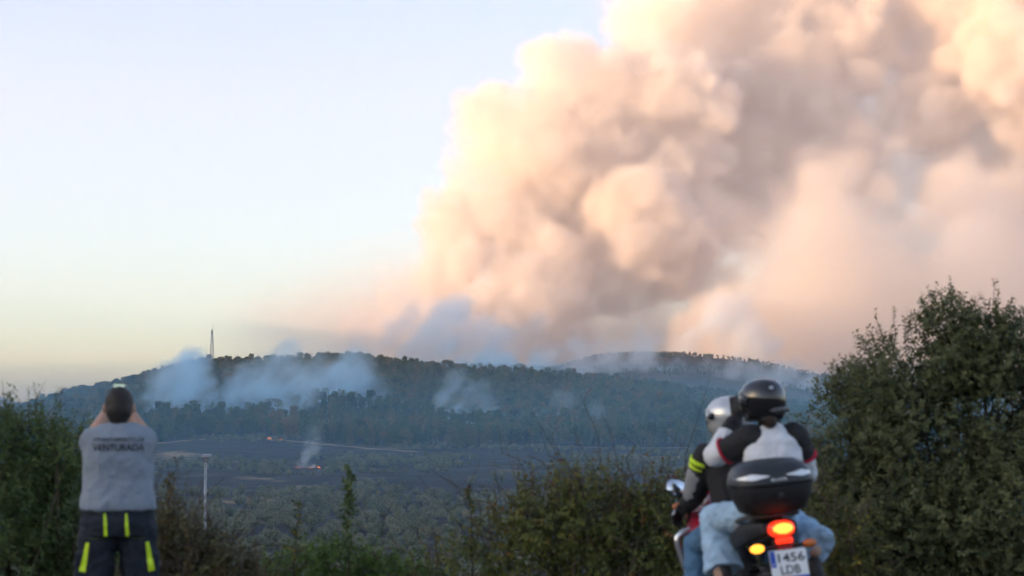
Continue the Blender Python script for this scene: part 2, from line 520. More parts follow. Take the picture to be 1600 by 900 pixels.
def main_plume():
    D0 = 5600.0
    g = np.random.default_rng(5)
    lo = (at(200, 600, D0).x, 4950.0, 20.0); hi = (at(1800, 600, D0).x, 6600.0, at(800, -150, D0).z)
    step = 11.0
    shape = tuple(int((hi[k] - lo[k]) / step) for k in range(3))
    # puffs read from the photograph: column, row, radius in px, depth offset in m, density
    P = [(905, 145, 92, 0, 1), (865, 110, 52, -40, 1), (770, 195, 66, 60, .8), (1040, 150, 92, -40, 1), (985, 105, 62, 0, 1), (850, 240, 105, -30, 1),
         (940, 250, 100, 0, 1), (1050, 240, 90, 0, 1), (760, 300, 62, 0, .7), (720, 360, 75, 20, 1), (800, 350, 95, 0, 1), (905, 350, 100, 60, 1),
         (985, 315, 58, -190, 1.2), (1010, 370, 78, -170, 1.2), (1040, 400, 88, -60, 1.2), (1000, 440, 62, -80, 1.1), (960, 420, 70, -80, 1),
         (1090, 330, 75, 40, 1), (860, 410, 60, -190, 1.2), (845, 460, 75, -170, 1.1), (790, 430, 50, -200, 1), (735, 410, 42, -190, 1.2), (700, 410, 40, -60, 1),
         (760, 470, 48, -170, 1), (890, 480, 48, -120, 1.00), (680, 465, 46, -60, 1.00), (720, 500, 45, -260, 1.00), (765, 508, 26, -330, 1.00), (640, 470, 60, 0, 0.59), (800, 530, 60, -150, 0.59),
         (615, 518, 30, -300, 1.00), (650, 535, 55, -250, 0.68), (570, 520, 60, -100, 0.37), (870, 540, 60, -100, 0.59), (740, 545, 60, -220, 0.85),
         (1130, 515, 60, -300, 0.85), (1170, 535, 55, -300, 0.85), (1090, 540, 45, -280, 0.68), (1140, 480, 40, -280, 0.59),
         # orange smoke behind the column
         (1130, 250, 95, 190, .8), (1165, 330, 70, 190, .5), (1110, 400, 60, 140, .5), (1000, 210, 120, 150, 1), (900, 230, 110, 120, 1), (1080, 120, 100, 190, 1), (1190, 60, 110, 190, 1), (1240, 300, 60, 160, .6),
         # upper right
         (1030, 40, 80, 120, 0.64), (1000, 20, 60, 160, 0.57), (1120, 60, 110, 160, 0.80), (1220, 130, 130, 120, 0.88), (1180, 230, 90, 100, 0.80), (1270, 230, 95, 100, 0.88),
         (1300, 290, 45, 60, 0.80), (1375, 270, 32, 40, 0.80), (1340, 240, 50, 60, 0.80), (1300, 60, 120, 160, 0.88), (1420, 60, 90, 260, 0.64), (1460, 160, 75, 60, 0.96), (1420, 180, 55, 60, 0.88), (1500, 110, 95, 100, 0.88),
         (1580, 90, 110, -40, 1.04), (1640, 180, 110, 0, 0.96), (1560, 260, 95, 140, 0.48), (1500, 290, 70, 160, 0.41), (1620, 330, 90, 160, 0.48), (1150, -60, 120, 160, 0.80), (1320, -70, 140, 160, 0.80), (1500, -60, 150, 100, 0.88), (1700, 20, 150, 100, 0.96)]
    k = D0 / FPX
    base = []
    for px, py, r, dy, w in P:
        if px > 1115 and py < 340: dy += 140
        c = at(px, py, D0 + dy)
        base.append((c.x, c.y, c.z, r * k, w))
    l1 = spawn(base, 22, 0.34, g, 0.82)
    l2 = spawn(l1, 5, 0.42, g, 0.85)
    S, W, ax = puff_field(shape, lo, hi, base + l1 + l2, 60.0)
    ext = [hi[i] - lo[i] for i in range(3)]
    def nz(size, seed): return grid_noise(shape, [e / size for e in ext], seed)
    n1 = nz(190, 1) - .5; n2 = nz(85, 2) - .5; n3 = nz(42, 3) - .5; n4 = nz(24, 4) - .5
    S = S + 32 * n1 + 34 * n2 + 32 * n3 + 22 * n4
    dens = smooth(-4.0, 28.0, S).astype(np.float32) * W * (0.75 + 0.9 * (n2 + n3))
    dens = np.clip(dens, 0, None)
    # thin smoke veil drifting behind and beside the column
    X, Y, Z = np.meshgrid(*ax, indexing='ij', sparse=True)
    kx = FPX / D0
    px = X * kx + 800; py = HOR - (Z - 1.6) * kx
    pw = py + 190 * n1 + 110 * n2 + 40 * n3
    right = smooth(1000, 1230, px - 0.25 * (py - 300)) * (0.45 + 0.55 * smooth(250, 400, pw)) * 4.2
    left = 0.7 * (2.0 * np.exp(-((px - 570) / 130.0) ** 2) * np.exp(-((py - 515) / 80.0) ** 2) + 1.3 * np.exp(-((px - 440) / 90.0) ** 2) * np.exp(-((py - 520) / 60.0) ** 2)
            + 1.6 * np.exp(-((px - 640) / 80.0) ** 2) * np.exp(-((py - 470) / 80.0) ** 2))
    low = 3.0 * smooth(560, 700, px) * (1 - smooth(1150, 1350, px)) * smooth(430, 530, py)
    veil = right + left + low
    depth = np.exp(-((Y - (D0 + 350 - 650 * smooth(900, 1250, px) * smooth(270, 400, pw) + 150 * smooth(300, 200, pw))) / 300.0) ** 2)
    dens += (veil * depth * 0.085 * np.clip(0.95 + 0.9 * (n1 + 0.6 * n2), 0, None)).astype(np.float32)
    # fade at the faces of the grid so that no cut shows
    for a in range(3):
        e = np.ones(shape[a], np.float32); q = 6
        e[:q] = np.linspace(0, 1, q); e[-q:] = np.linspace(1, 0, q)
        sh = [1, 1, 1]; sh[a] = -1
        dens *= e.reshape(sh)
    dens[dens < 0.004] = 0
    o = volume_object('smoke_plume', dens, lo, hi, smoke_material('plume_smoke', (0.988, 0.945, 0.89), 0.019, 0.0))
    tag(o, 'huge billowing peach and grey wildfire smoke column rising behind the wooded hill', 'smoke', kind='stuff')
    return o
main_plume()

# ------------------------------------------------------------------ smaller smokes on the hill
def wisp(name, D, puffs, step, color, density, label, seed, soft=1.0, thick=0.55, erode=1.0):
    """puffs: (column, row, radius px, depth offset m, weight) around depth D"""
    g = np.random.default_rng(seed)
    k = D / FPX
    B = []
    for px, py, r, dy, w in puffs:
        c = at(px, py, D + dy); B.append((c.x, c.y, c.z, r * k * (1.4 if D < 3000 else 1.0), w))
    B = B + spawn(B, 8, 0.5, g, 0.75, 0.15)
    A = np.array(B)
    m_ = A[:, 3].max() * 0.9
    lo = tuple(float((A[:, i] - A[:, 3]).min() - m_ * .4) for i in range(3)); hi = tuple(float((A[:, i] + A[:, 3]).max() + m_ * .4) for i in range(3))
    shape = tuple(max(6, int((hi[i] - lo[i]) / step)) for i in range(3))
    S, W, ax = puff_field(shape, lo, hi, B, m_)
    ext = [hi[i] - lo[i] for i in range(3)]
    rm = float(np.median(A[:, 3]))
    cell = ext[0] / shape[0]; cz = ext[2] / shape[2]
    def nz(f, s_):
        # the pattern leans with the wind as it rises
        pad = int(0.75 * ext[2] / cell) + 1
        big = grid_noise((shape[0] + pad, shape[1], shape[2]), [(ext[0] + pad * cell) / (rm * f), ext[1] / (rm * f), ext[2] / (rm * f * 1.45)], seed + s_)
        out = np.empty(shape, np.float32)
        for q in range(shape[2]):
            o_ = pad - int(0.75 * q * cz / cell); o_ = max(0, min(pad, o_))
            out[:, :, q] = big[o_:o_ + shape[0], :, q]
        return out
    n1 = nz(1.8, 1) - .5; n2 = nz(0.8, 2) - .5; n3 = nz(0.4, 3) - .5
    S0 = S
    S = S + rm * erode * (1.3 * n1 + 1.1 * n2 + 0.7 * n3) - rm * 0.08
    d = smooth(-0.25 * rm, rm * soft, S).astype(np.float32) * W * np.clip(0.6 + 1.6 * (n1 + n2), 0.05, None) * smooth(-0.45 * rm, 0.25 * rm, S0)
    for a in range(3):
        q = min(3, shape[a] // 3); e = np.ones(shape[a], np.float32); e[:q] = np.linspace(0, 1, q); e[-q:] = np.linspace(1, 0, q)
        sh = [1, 1, 1]; sh[a] = -1; d *= e.reshape(sh)
    d[d < 0.01] = 0
    o = volume_object(name, d, lo, hi, smoke_material(name + '_' + str(seed), color, density, 0.0))
    tag(o, label, 'smoke', kind='stuff')
    return o

BLUE = (0.66, 0.88, 1.0)
def small_smokes():
    wisp('smoke_wisp', 1640, [(238, 648, 16, 0, 1), (252, 632, 22, 10, 1), (275, 612, 30, 20, 1), (292, 596, 30, 30, .9), (312, 592, 24, 40, .6), (262, 600, 26, 30, .7), (320, 630, 26, 20, .8), (348, 614, 24, 30, .6), (285, 645, 18, 0, 1), (310, 650, 16, 0, .9), (262, 655, 16, 0, 1)],
         3.0, BLUE, 0.062, 'thick pale blue smoke cloud rising from the pines next to the standing photographer', 61)
    wisp('smoke_wisp', 1640, [(372, 644, 17, 0, 1), (352, 634, 16, 0, .9), (395, 628, 24, 10, .9), (420, 606, 30, 20, .7), (445, 590, 34, 30, .5), (400, 600, 26, 30, .5), (465, 610, 30, 30, .4), (340, 650, 16, 0, .9), (415, 648, 18, 0, .9), (390, 655, 14, 0, 1)],
         3.0, BLUE, 0.058, 'pale blue smoke drifting up the slope below the tall mast', 62)
    wisp('smoke_wisp', 1600, [(449, 676, 6, -20, 1.2), (447, 664, 10, 0, 1.2), (440, 650, 17, 8, 1), (432, 634, 22, 16, .7), (455, 640, 20, 16, .7), (470, 620, 24, 20, .45)],
         2.5, BLUE, 0.05, 'narrow pale blue smoke rising at the edge of the pines beside the flames', 63)
    wisp('smoke_veil', 1760, [(500, 640, 40, 0, 1), (540, 660, 36, 0, 1), (515, 595, 42, 20, .9), (560, 620, 36, 20, .8), (590, 655, 30, 0, .8), (480, 575, 30, 30, .6)],
         4.0, BLUE, 0.036, 'faint blue smoke veil over the middle of the wooded hillside', 64)
    wisp('smoke_wisp', 1620, [(716, 668, 13, 0, 1), (708, 650, 18, 6, .9), (702, 630, 20, 12, .6), (718, 612, 22, 16, .35), (745, 664, 14, 0, 1), (760, 648, 17, 8, .8), (752, 628, 18, 14, .45), (776, 662, 12, 4, .9)],
         2.5, BLUE, 0.062, 'blue smoke rising from the trees behind the pine belt', 65)
    wisp('smoke_wisp', 1620, [(818, 664, 8, 0, 1), (828, 654, 12, 6, .8), (850, 668, 8, 0, .9), (868, 652, 14, 6, .6), (905, 660, 12, 6, .6), (925, 648, 16, 10, .4), (880, 634, 18, 14, .3)],
         2.5, BLUE, 0.04, 'thin streaks of blue smoke hanging in the trees of the hillside', 66)
    wisp('smoke_veil', 2350, [(720, 585, 30, 0, 1), (770, 590, 32, 0, 1), (850, 590, 24, 0, 1.2), (690, 600, 26, 0, .8), (800, 610, 26, 0, .6)],
         5.0, BLUE, 0.036, 'faint blue smoke veil below the crest of the wooded hill', 67)
    wisp('smoke_wisp', depth_for_row(480, 731) + 1.0, [(478, 729, 7, 0, 1), (486, 728, 6, 0, 1), (470, 729, 5, 0, 1), (479, 719, 8, 0, .8), (481, 708, 9, 0, .55), (486, 695, 11, 0, .4), (490, 680, 12, 0, .25)],
         1.0, (0.86, 0.93, 0.99), 0.10, 'small white smoke column over the fire line on the burnt field', 68, 1.0, 0.55, 0.8)
    wisp('smoke_cloud', 3900, [(1215, 600, 30, 0, 1), (1250, 610, 30, 0, 1), (1180, 590, 26, 20, .8), (1275, 620, 26, 0, 1), (1150, 582, 22, 20, .7), (1230, 585, 24, 30, .7), (1110, 580, 18, 40, .5), (1290, 605, 20, 0, .7)],
         7.0, (0.92, 0.97, 1.0), 0.022, 'white smoke bank filling the gap between the two hills', 69)
    wisp('smoke_bank', 3300, [(650, 540, 40, 0, 1), (700, 525, 42, 0, 1), (745, 540, 44, 0, 1), (768, 512, 24, -20, 1), (795, 540, 36, 0, .8), (690, 490, 34, 30, .7), (650, 500, 30, 30, .6), (612, 525, 30, -30, .9), (570, 548, 30, 0, .6), (850, 555, 40, 0, .6), (720, 478, 26, 30, .6), (900, 560, 34, 0, .6), (950, 555, 34, 0, .6), (1000, 548, 34, 20, .5), (520, 560, 26, 0, .35), (830, 530, 34, 10, .6)],
         8.0, (0.93, 0.975, 1.0), 0.030, 'pale blue grey smoke bank rising right behind the crest of the wooded hill', 71, 0.8, 0.55, 0.8)
    wisp('smoke_bank', 5000, [(1090, 540, 34, 0, .8), (1130, 520, 44, 0, 1), (1165, 535, 46, 0, 1), (1150, 490, 34, 0, .8), (1190, 560, 34, 0, 1), (1110, 570, 34, 0, .8), (1115, 485, 26, 0, .6), (1060, 570, 30, 0, .6)],
         11.0, (0.92, 0.97, 1.0), 0.022, 'pale blue smoke bank rising behind the far hill', 72, 0.8, 0.55, 0.7)
    wisp('smoke_veil', 4000, [(960, 580, 26, 0, 1), (1010, 578, 28, 0, 1), (1060, 582, 26, 0, .8), (920, 575, 20, 0, .8)],
         8.0, BLUE, 0.014, 'thin blue smoke veil in front of the far hill', 70)
small_smokes()

def valley_smoke():
    """thin blue smoke lying in the valley and against the wooded hill"""
    ys = [300, 420, 700, 1100, 1500, 1900, 2250, 2480, 2600]
    top = [-27, -14, 2, 14, 26, 44, 58, 52, 5]
    xs = [-900, -840, -600, -200, 200, 600, 840, 900]
    fx = [0.0, 0.7, 1, 1, 1, 1, 0.7, 0.0]
    nx, ny = len(xs), len(ys)
    V = [(x, y, -60.0) for y in ys for x in xs] + [(x, y, -59.0 + (t + 59.0) * f) for y, t in zip(ys, top) for x, f in zip(xs, fx)]
    o_ = nx * ny; F = []
    for j in range(ny - 1):
        for i in range(nx - 1):
            q = j * nx + i
            F.append((q, q + nx, q + nx + 1, q + 1)); F.append((o_ + q, o_ + q + 1, o_ + q + nx + 1, o_ + q + nx))
    for i in range(nx - 1):
        F.append((i, i + 1, o_ + i + 1, o_ + i)); q = (ny - 1) * nx + i; F.append((q + 1, q, o_ + q, o_ + q + 1))
    for j in range(ny - 1):
        q = j * nx; F.append((q + nx, q, o_ + q, o_ + q + nx)); q = j * nx + nx - 1; F.append((q, q + nx, o_ + q + nx, o_ + q))
    me = bpy.data.meshes.new('valley_smoke'); me.from_pydata(V, [], F)
    m = bpy.data.materials.new('valley_smoke'); m.use_nodes = True
    nt = m.node_tree; nt.nodes.clear()
    out = nt.nodes.new('ShaderNodeOutputMaterial'); pv = nt.nodes.new('ShaderNodeVolumePrincipled')
    pv.inputs['Color'].default_value = (0.20, 0.66, 1.0, 1); pv.inputs['Density'].default_value = 0.00024
    nt.links.new(pv.outputs[0], out.inputs['Volume'])
    o = link('valley_smoke', me, m, smooth_=False)
    tag(o, 'thin layer of blue smoke lying over the burnt field and the lower hillside', 'smoke', kind='stuff')
valley_smoke()

# ------------------------------------------------------------------ vegetation helpers
def leaf_material(name, stops, hue_noise=0.15, rough=0.6, trans=0.25, patch=0.0):
    """leaf colour picked per plant (random) and per leaf (tone attribute)"""
    m = bpy.data.materials.new(name)
    m.use_nodes = True
    nt = m.node_tree; N = nt.nodes; L = nt.links
    N.clear()
    out = N.new('ShaderNodeOutputMaterial')
    at_ = N.new('ShaderNodeAttribute'); at_.attribute_name = 'tone'
    oi = N.new('ShaderNodeObjectInfo')
    ad = N.new('ShaderNodeMath'); ad.operation = 'MULTIPLY_ADD'
    L.new(at_.outputs['Fac'], ad.inputs[0]); ad.inputs[1].default_value = hue_noise
    sc_ = N.new('ShaderNodeMath'); sc_.operation = 'MULTIPLY'; L.new(oi.outputs['Random'], sc_.inputs[0]); sc_.inputs[1].default_value = 1 - hue_noise
    L.new(sc_.outputs[0], ad.inputs[2])
    rp = N.new('ShaderNodeValToRGB'); cr = rp.color_ramp
    while len(cr.elements) < len(stops): cr.elements.new(0.5)
    for e, (p, c) in zip(cr.elements, stops):
        e.position = p; e.color = (*c, 1)
    if patch:
        geo = N.new('ShaderNodeNewGeometry'); nz = N.new('ShaderNodeTexNoise'); nz.inputs['Scale'].default_value = patch; nz.inputs['Detail'].default_value = 3
        L.new(geo.outputs['Position'], nz.inputs['Vector'])
        pa = N.new('ShaderNodeMath'); pa.operation = 'MULTIPLY_ADD'; pa.inputs[1].default_value = 1.5; pa.inputs[2].default_value = -0.75; L.new(nz.outputs['Fac'], pa.inputs[0])
        sm_ = N.new('ShaderNodeMath'); sm_.operation = 'ADD'; L.new(pa.outputs[0], sm_.inputs[0]); L.new(ad.outputs[0], sm_.inputs[1]); L.new(sm_.outputs[0], rp.inputs['Fac'])
    else:
        L.new(ad.outputs[0], rp.inputs['Fac'])
    df = N.new('ShaderNodeBsdfPrincipled'); df.inputs['Roughness'].default_value = rough; df.inputs['Specular IOR Level'].default_value = 0.25
    tr = N.new('ShaderNodeBsdfTranslucent')
    L.new(rp.outputs[0], df.inputs['Base Color']); L.new(rp.outputs[0], tr.inputs['Color'])
    mx = N.new('ShaderNodeMixShader'); mx.inputs[0].default_value = trans
    L.new(df.outputs[0], mx.inputs[1]); L.new(tr.outputs[0], mx.inputs[2]); L.new(mx.outputs[0], out.inputs['Surface'])
    return m

def leaf_quads(P, Nrm, ln, wd, g, along=None, tone=None, tri=False):
    """pointed leaves at P facing roughly Nrm, lengths ln, widths wd; along = leaf axis"""
    n = len(P)
    r = g.normal(size=(n, 3)) if along is None else along
    Nn = Nrm / (np.linalg.norm(Nrm, axis=1, keepdims=True) + 1e-9)
    A = r - (r * Nn).sum(1, keepdims=True) * Nn
    A /= np.linalg.norm(A, axis=1, keepdims=True) + 1e-9
    B = np.cross(Nn, A)
    ln = np.broadcast_to(ln, n)[:, None]; wd = np.broadcast_to(wd, n)[:, None]
    V = np.stack([P, P + A * ln * .5 + B * wd * .5, P + A * ln, P + A * ln * .5 - B * wd * .5], 1).reshape(-1, 3)
    F = np.arange(4 * n).reshape(-1, 4)
    t = g.random(n) if tone is None else tone
    return V, F, np.repeat(t, 4)

def leaf_mesh(name, parts):
    V = np.concatenate([p[0] for p in parts])
    off = np.cumsum([0] + [len(p[0]) for p in parts[:-1]])
    F = np.concatenate([p[1] + o for p, o in zip(parts, off)])
    T = np.concatenate([p[2] for p in parts])
    me = np_mesh(name, V, F)
    a = me.attributes.new('tone', 'FLOAT', 'POINT')
    a.data.foreach_set('value', T.astype(np.float32))
    return me

def lobe_points(lobes, n, g, inner=0.75):
    L_ = np.array(lobes, float)
    w = (L_[:, 3] * L_[:, 4]) ** 1.0
    k = g.choice(len(L_), n, p=w / w.sum())
    v = g.normal(size=(n, 3)); v /= np.linalg.norm(v, axis=1, keepdims=True)
    rad = g.uniform(inner, 1.05, (n, 1))
    P = L_[k, :3] + v * rad * L_[k][:, [3, 3, 4]]
    return P, v

def tube_mesh(paths, sides=5):
    """paths: list of (points, radii); one mesh of tapered tubes"""
    V = []; F = []; o = 0
    for pts, rad in paths:
        pts = np.array(pts, float); n = len(pts)
        T = np.gradient(pts, axis=0); T /= np.linalg.norm(T, axis=1, keepdims=True) + 1e-9
        up = np.array([0, 0, 1.0]) if abs(T[0][2]) < 0.9 else np.array([1.0, 0, 0])
        U = np.cross(T, up); U /= np.linalg.norm(U, axis=1, keepdims=True) + 1e-9
        W = np.cross(T, U)
        a = np.linspace(0, 2 * math.pi, sides, endpoint=False)
        ring = U[:, None, :] * np.cos(a)[None, :, None] + W[:, None, :] * np.sin(a)[None, :, None]
        X = pts[:, None, :] + ring * np.array(rad, float)[:, None, None]
        V.append(X.reshape(-1, 3))
        i = np.arange(n - 1)[:, None] * sides; j = np.arange(sides)[None, :]; jn = (j + 1) % sides
        F.append(np.stack([i + j, i + jn, i + sides + jn, i + sides + j], -1).reshape(-1, 4) + o)
        o += n * sides
    return np.concatenate(V), np.concatenate(F)

bark = mat('pine_bark', (0.09, 0.065, 0.05), 0.95, var=0.4, vscale=1.5, spec=0.1)
pine_leaf = leaf_material('pine_needles', [(0.0, (0.025, 0.055, 0.024)), (0.3, (0.060, 0.11, 0.045)), (0.6, (0.105, 0.15, 0.062)), (0.8, (0.16, 0.14, 0.06)), (1.0, (0.20, 0.145, 0.06))], 0.25, 0.6, 0.1, 0.009)
oak_leaf = leaf_material('oak_shrub_leaves', [(0.0, (0.08, 0.11, 0.065)), (0.5, (0.16, 0.185, 0.115)), (0.8, (0.22, 0.23, 0.15)), (1.0, (0.24, 0.19, 0.12))], 0.4, 0.6, 0.1)

def pine_variant(seed, kind):
    g = np.random.default_rng(100 + seed)
    h = g.uniform(8.5, 11.5)
    lobes = []
    if kind == 'umbrella':                          # bare stem, flat rounded top
        c0 = h * 0.62
        for k in range(9):
            a = k * 2.4; r = g.uniform(0.4, 1.7)
            lobes.append((math.cos(a) * r, math.sin(a) * r, g.uniform(c0, h * 0.9), g.uniform(1.0, 1.6), g.uniform(0.8, 1.2)))
        n = 330
    elif kind == 'cone':
        for k in range(11):
            t = k / 10.0; z = h * (0.12 + 0.86 * t); r = (1 - t) ** 0.8 * 2.0 + 0.25
            a = k * 2.4
            lobes.append((math.cos(a) * r * .45, math.sin(a) * r * .45, z, r * .75, 0.9))
        n = 420
    else:                                           # bushy rounded crown
        for k in range(12):
            t = g.uniform(0.0, 1.0); z = h * (0.32 + 0.6 * t); r = 2.0 * math.sin(min(1, 0.25 + t) * math.pi * .8) ** .7
            a = k * 2.4
            lobes.append((math.cos(a) * r * .55, math.sin(a) * r * .55, z, g.uniform(1.0, 1.6), g.uniform(0.8, 1.3)))
        n = 420
    P, v = lobe_points(lobes, n, g, 0.55)
    v[:, 2] += 0.35
    crown = leaf_mesh('pine_crown', [leaf_quads(P, v + g.normal(size=v.shape) * 0.28, g.uniform(0.7, 1.3, n), g.uniform(0.5, 0.9, n), g)])
    lean = g.normal(size=2) * 0.15
    zs = np.linspace(-0.6, h * 0.93, 6)
    pts = np.stack([lean[0] * (zs / h) ** 2 * 3, lean[1] * (zs / h) ** 2 * 3, zs], -1)
    paths = [(pts, np.linspace(0.19, 0.05, 6))]
    for l in lobes[:6]:
        z0 = min(l[2] - 0.8, h * 0.85)
        paths.append(([(0, 0, z0), (l[0] * .5, l[1] * .5, l[2] - .35), (l[0], l[1], l[2])], [0.07, 0.05, 0.02]))
    V, F = tube_mesh(paths, 5)
    trunk = np_mesh('pine_trunk', V, F)
    crown.materials.append(pine_leaf); trunk.materials.append(bark)
    return trunk, crown, h

def shrub_variant(seed):
    g = np.random.default_rng(300 + seed)
    lobes = []
    for k in range(8):
        a = g.uniform(0, 6.28); r = g.uniform(0, 1.15)
        lobes.append((math.cos(a) * r, math.sin(a) * r, g.uniform(0.9, 2.3), g.uniform(0.8, 1.25), g.uniform(0.7, 1.05)))
    n = 520
    P, v = lobe_points(lobes, n, g, 0.6)
    P[:, 2] = np.maximum(P[:, 2], 0.05)
    v[:, 2] += 0.3
    crown = leaf_mesh('shrub_crown', [leaf_quads(P, v + g.normal(size=v.shape) * 0.3, g.uniform(0.25, 0.55, n), g.uniform(0.2, 0.4, n), g)])
    paths = []
    for l in lobes[:5]:
        paths.append(([(l[0] * .1, l[1] * .1, -0.3), (l[0] * .4, l[1] * .4, l[2] * .5), (l[0] * .9, l[1] * .9, l[2])], [0.12, 0.07, 0.02]))
    V, F = tube_mesh(paths, 5)
    trunk = np_mesh('shrub_stems', V, F)
    crown.materials.append(oak_leaf); trunk.materials.append(bark)
    return trunk, crown

PINES = [pine_variant(0, 'bushy'), pine_variant(1, 'umbrella'), pine_variant(2, 'bushy'), pine_variant(3, 'cone'), pine_variant(4, 'umbrella'), pine_variant(5, 'bushy')]
SHRUBS = [shrub_variant(k) for k in range(6)]

SOURCE = {}
def place(name, loc, rz, s, trunk, crown, label, cat, group, tname='trunk', cname='crown'):
    e = empty(name, loc, rz)
    e.scale = s if hasattr(s, '__len__') else (s, s, s)
    for nm, me in ((tname, trunk), (cname, crown)):
        o = bpy.data.objects.new(nm, me); COL.objects.link(o); o.parent = e
        SOURCE.setdefault(me.name, o)
    tag(e, label, cat, group)
    return e

# ------------------------------------------------------------------ pine trees
gf = np.random.default_rng(11)
_ep = [(-200, 700), (100, 700), (225, 693), (300, 685), (345, 682), (400, 683), (460, 687), (520, 693), (560, 697), (600, 699), (700, 700), (760, 698), (800, 696), (900, 697), (1000, 699), (1150, 701), (1400, 705), (1800, 705)]
_ed = [depth_for_row(p_, r_) for p_, r_ in _ep]
_ex = [ray(p_, r_).x * d_ for (p_, r_), d_ in zip(_ep, _ed)]
print('edge depths', [round(q) for q in _ed])
def forest_edge(x):
    return np.interp(x, _ex, _ed) + 16 * (fbm2(x / 40.0, x * 0, 41, 3) - 0.35)
def scatter(n, y0, y1, g, spread=0.30):
    y = np.sqrt(g.uniform(y0 ** 2, y1 ** 2, n)); x = g.uniform(-spread, spread, n) * y
    return x, y
def thin(x, y, dmin):
    """greedy spacing on a hash grid"""
    cell = {}; keep = []
    for i in range(len(x)):
        cx, cy_ = int(x[i] // dmin), int(y[i] // dmin)
        ok = True
        for a in (-1, 0, 1):
            for b in (-1, 0, 1):
                for j in cell.get((cx + a, cy_ + b), ()):
                    if (x[j] - x[i]) ** 2 + (y[j] - y[i]) ** 2 < dmin * dmin:
                        ok = False; break
        if ok:
            cell.setdefault((cx, cy_), []).append(i); keep.append(i)
    return np.array(keep)

single = []
SHAPE = ['bushy', 'flat topped', 'bushy', 'conical', 'flat topped', 'bushy']
# belt along the front edge of the forest
x, y = scatter(22000, 1300, 1700, gf, 0.19)
ok = (y > forest_edge(x)) & (y < forest_edge(x) + 26) & (ray(225, 690).x * y < x) & (x < ray(1150, 690).x * y)
ok &= ~((fbm2(x / 45.0, y / 45.0, 43, 2) < 0.42) & (x > -190))
x, y = x[ok], y[ok]
k = thin(x, y, 4.6)[:215]
single += [(x[i], y[i], 'belt') for i in k]
# skyline trees along the crest
cx = np.linspace(ray(120, 600).x * 2600, ray(1270, 600).x * 2600, 85) + gf.normal(size=85) * 5
single += [(a, 2585 + gf.uniform(-12, 25), 'crest') for a in cx]
for i, (a, b, where) in enumerate(single):
    v = i % 6 if where == 'belt' else [1, 4, 0, 1, 2, 4][i % 6]
    t, c, h = PINES[v]
    s = gf.uniform(1.0, 1.5)
    if where == 'belt':
        px = a / b * FPX + 800
        where_ = 'above the pale earth track' if px < 470 else ('behind the scrub' if px < 720 else 'above the straw coloured firebreak strip')
        place('pine_tree', (a, b, hz(a, b) - 0.2), gf.uniform(0, 6.28), s, t, c, SHAPE[v] + ' pine in the front row of the forest ' + where_, 'tree', SHAPE[v] + ' pines ' + where_)
    else:
        place('pine_tree', (a, b, hz(a, b) - 0.2), gf.uniform(0, 6.28), s, t, c, SHAPE[v] + ' pine on the hill crest, dark against the sky' + (' near the lattice mast' if a < -300 else ''), 'tree', SHAPE[v] + ' skyline pines' + (' near the mast' if a < -300 else ''))

def instancer(name, X, Y, S, sources, label, cat, seed, zoff=-0.2):
    """ONE stuff object: points that carry instances of the source meshes"""
    n = len(X)
    P = np.stack([X, Y, height(X, Y) + zoff], -1)
    g = np.random.default_rng(seed)
    me = np_mesh(name, P, None)
    for nm, val in (('size', S), ('turn', g.uniform(0, 6.28, n)), ('pick', g.integers(0, len(sources), n))):
        a = me.attributes.new(nm, 'FLOAT' if nm != 'pick' else 'INT', 'POINT')
        a.data.foreach_set('value', np.asarray(val, dtype=np.int32 if nm == 'pick' else np.float32))
    o = bpy.data.objects.new(name, me); COL.objects.link(o)
    ng = bpy.data.node_groups.new(name + '_nodes', 'GeometryNodeTree')
    ng.interface.new_socket('Geometry', in_out='INPUT', socket_type='NodeSocketGeometry')
    ng.interface.new_socket('Geometry', in_out='OUTPUT', socket_type='NodeSocketGeometry')
    N = ng.nodes; L = ng.links
    gi = N.new('NodeGroupInput'); go = N.new('NodeGroupOutput'); jn = N.new('GeometryNodeJoinGeometry')
    def attr(nm, ty):
        a = N.new('GeometryNodeInputNamedAttribute'); a.data_type = ty; a.inputs['Name'].default_value = nm
        return [s_ for s_ in a.outputs if s_.enabled][0]
    sz = attr('size', 'FLOAT'); tn = attr('turn', 'FLOAT'); pk = attr('pick', 'INT')
    cb = N.new('ShaderNodeCombineXYZ'); L.new(tn, cb.inputs[2])
    for q, objs in enumerate(sources):
        src = N.new('GeometryNodeJoinGeometry')
        for ob in objs:
            inf = N.new('GeometryNodeObjectInfo'); inf.transform_space = 'ORIGINAL'; inf.inputs['Object'].default_value = ob
            L.new(inf.outputs['Geometry'], src.inputs[0])
        cmp_ = N.new('FunctionNodeCompare'); cmp_.data_type = 'INT'; cmp_.operation = 'EQUAL'
        ins = [s_ for s_ in cmp_.inputs if s_.enabled]
        L.new(pk, ins[0]); ins[1].default_value = q
        iop = N.new('GeometryNodeInstanceOnPoints')
        L.new(gi.outputs[0], iop.inputs['Points']); L.new(cmp_.outputs[0], iop.inputs['Selection'])
        L.new(src.outputs[0], iop.inputs['Instance']); L.new(cb.outputs[0], iop.inputs['Rotation']); L.new(sz, iop.inputs['Scale'])
        L.new(iop.outputs[0], jn.inputs[0])
    L.new(jn.outputs[0], go.inputs[0])
    md = o.modifiers.new('scatter', 'NODES'); md.node_group = ng
    tag(o, label, cat, kind='stuff')
    return o

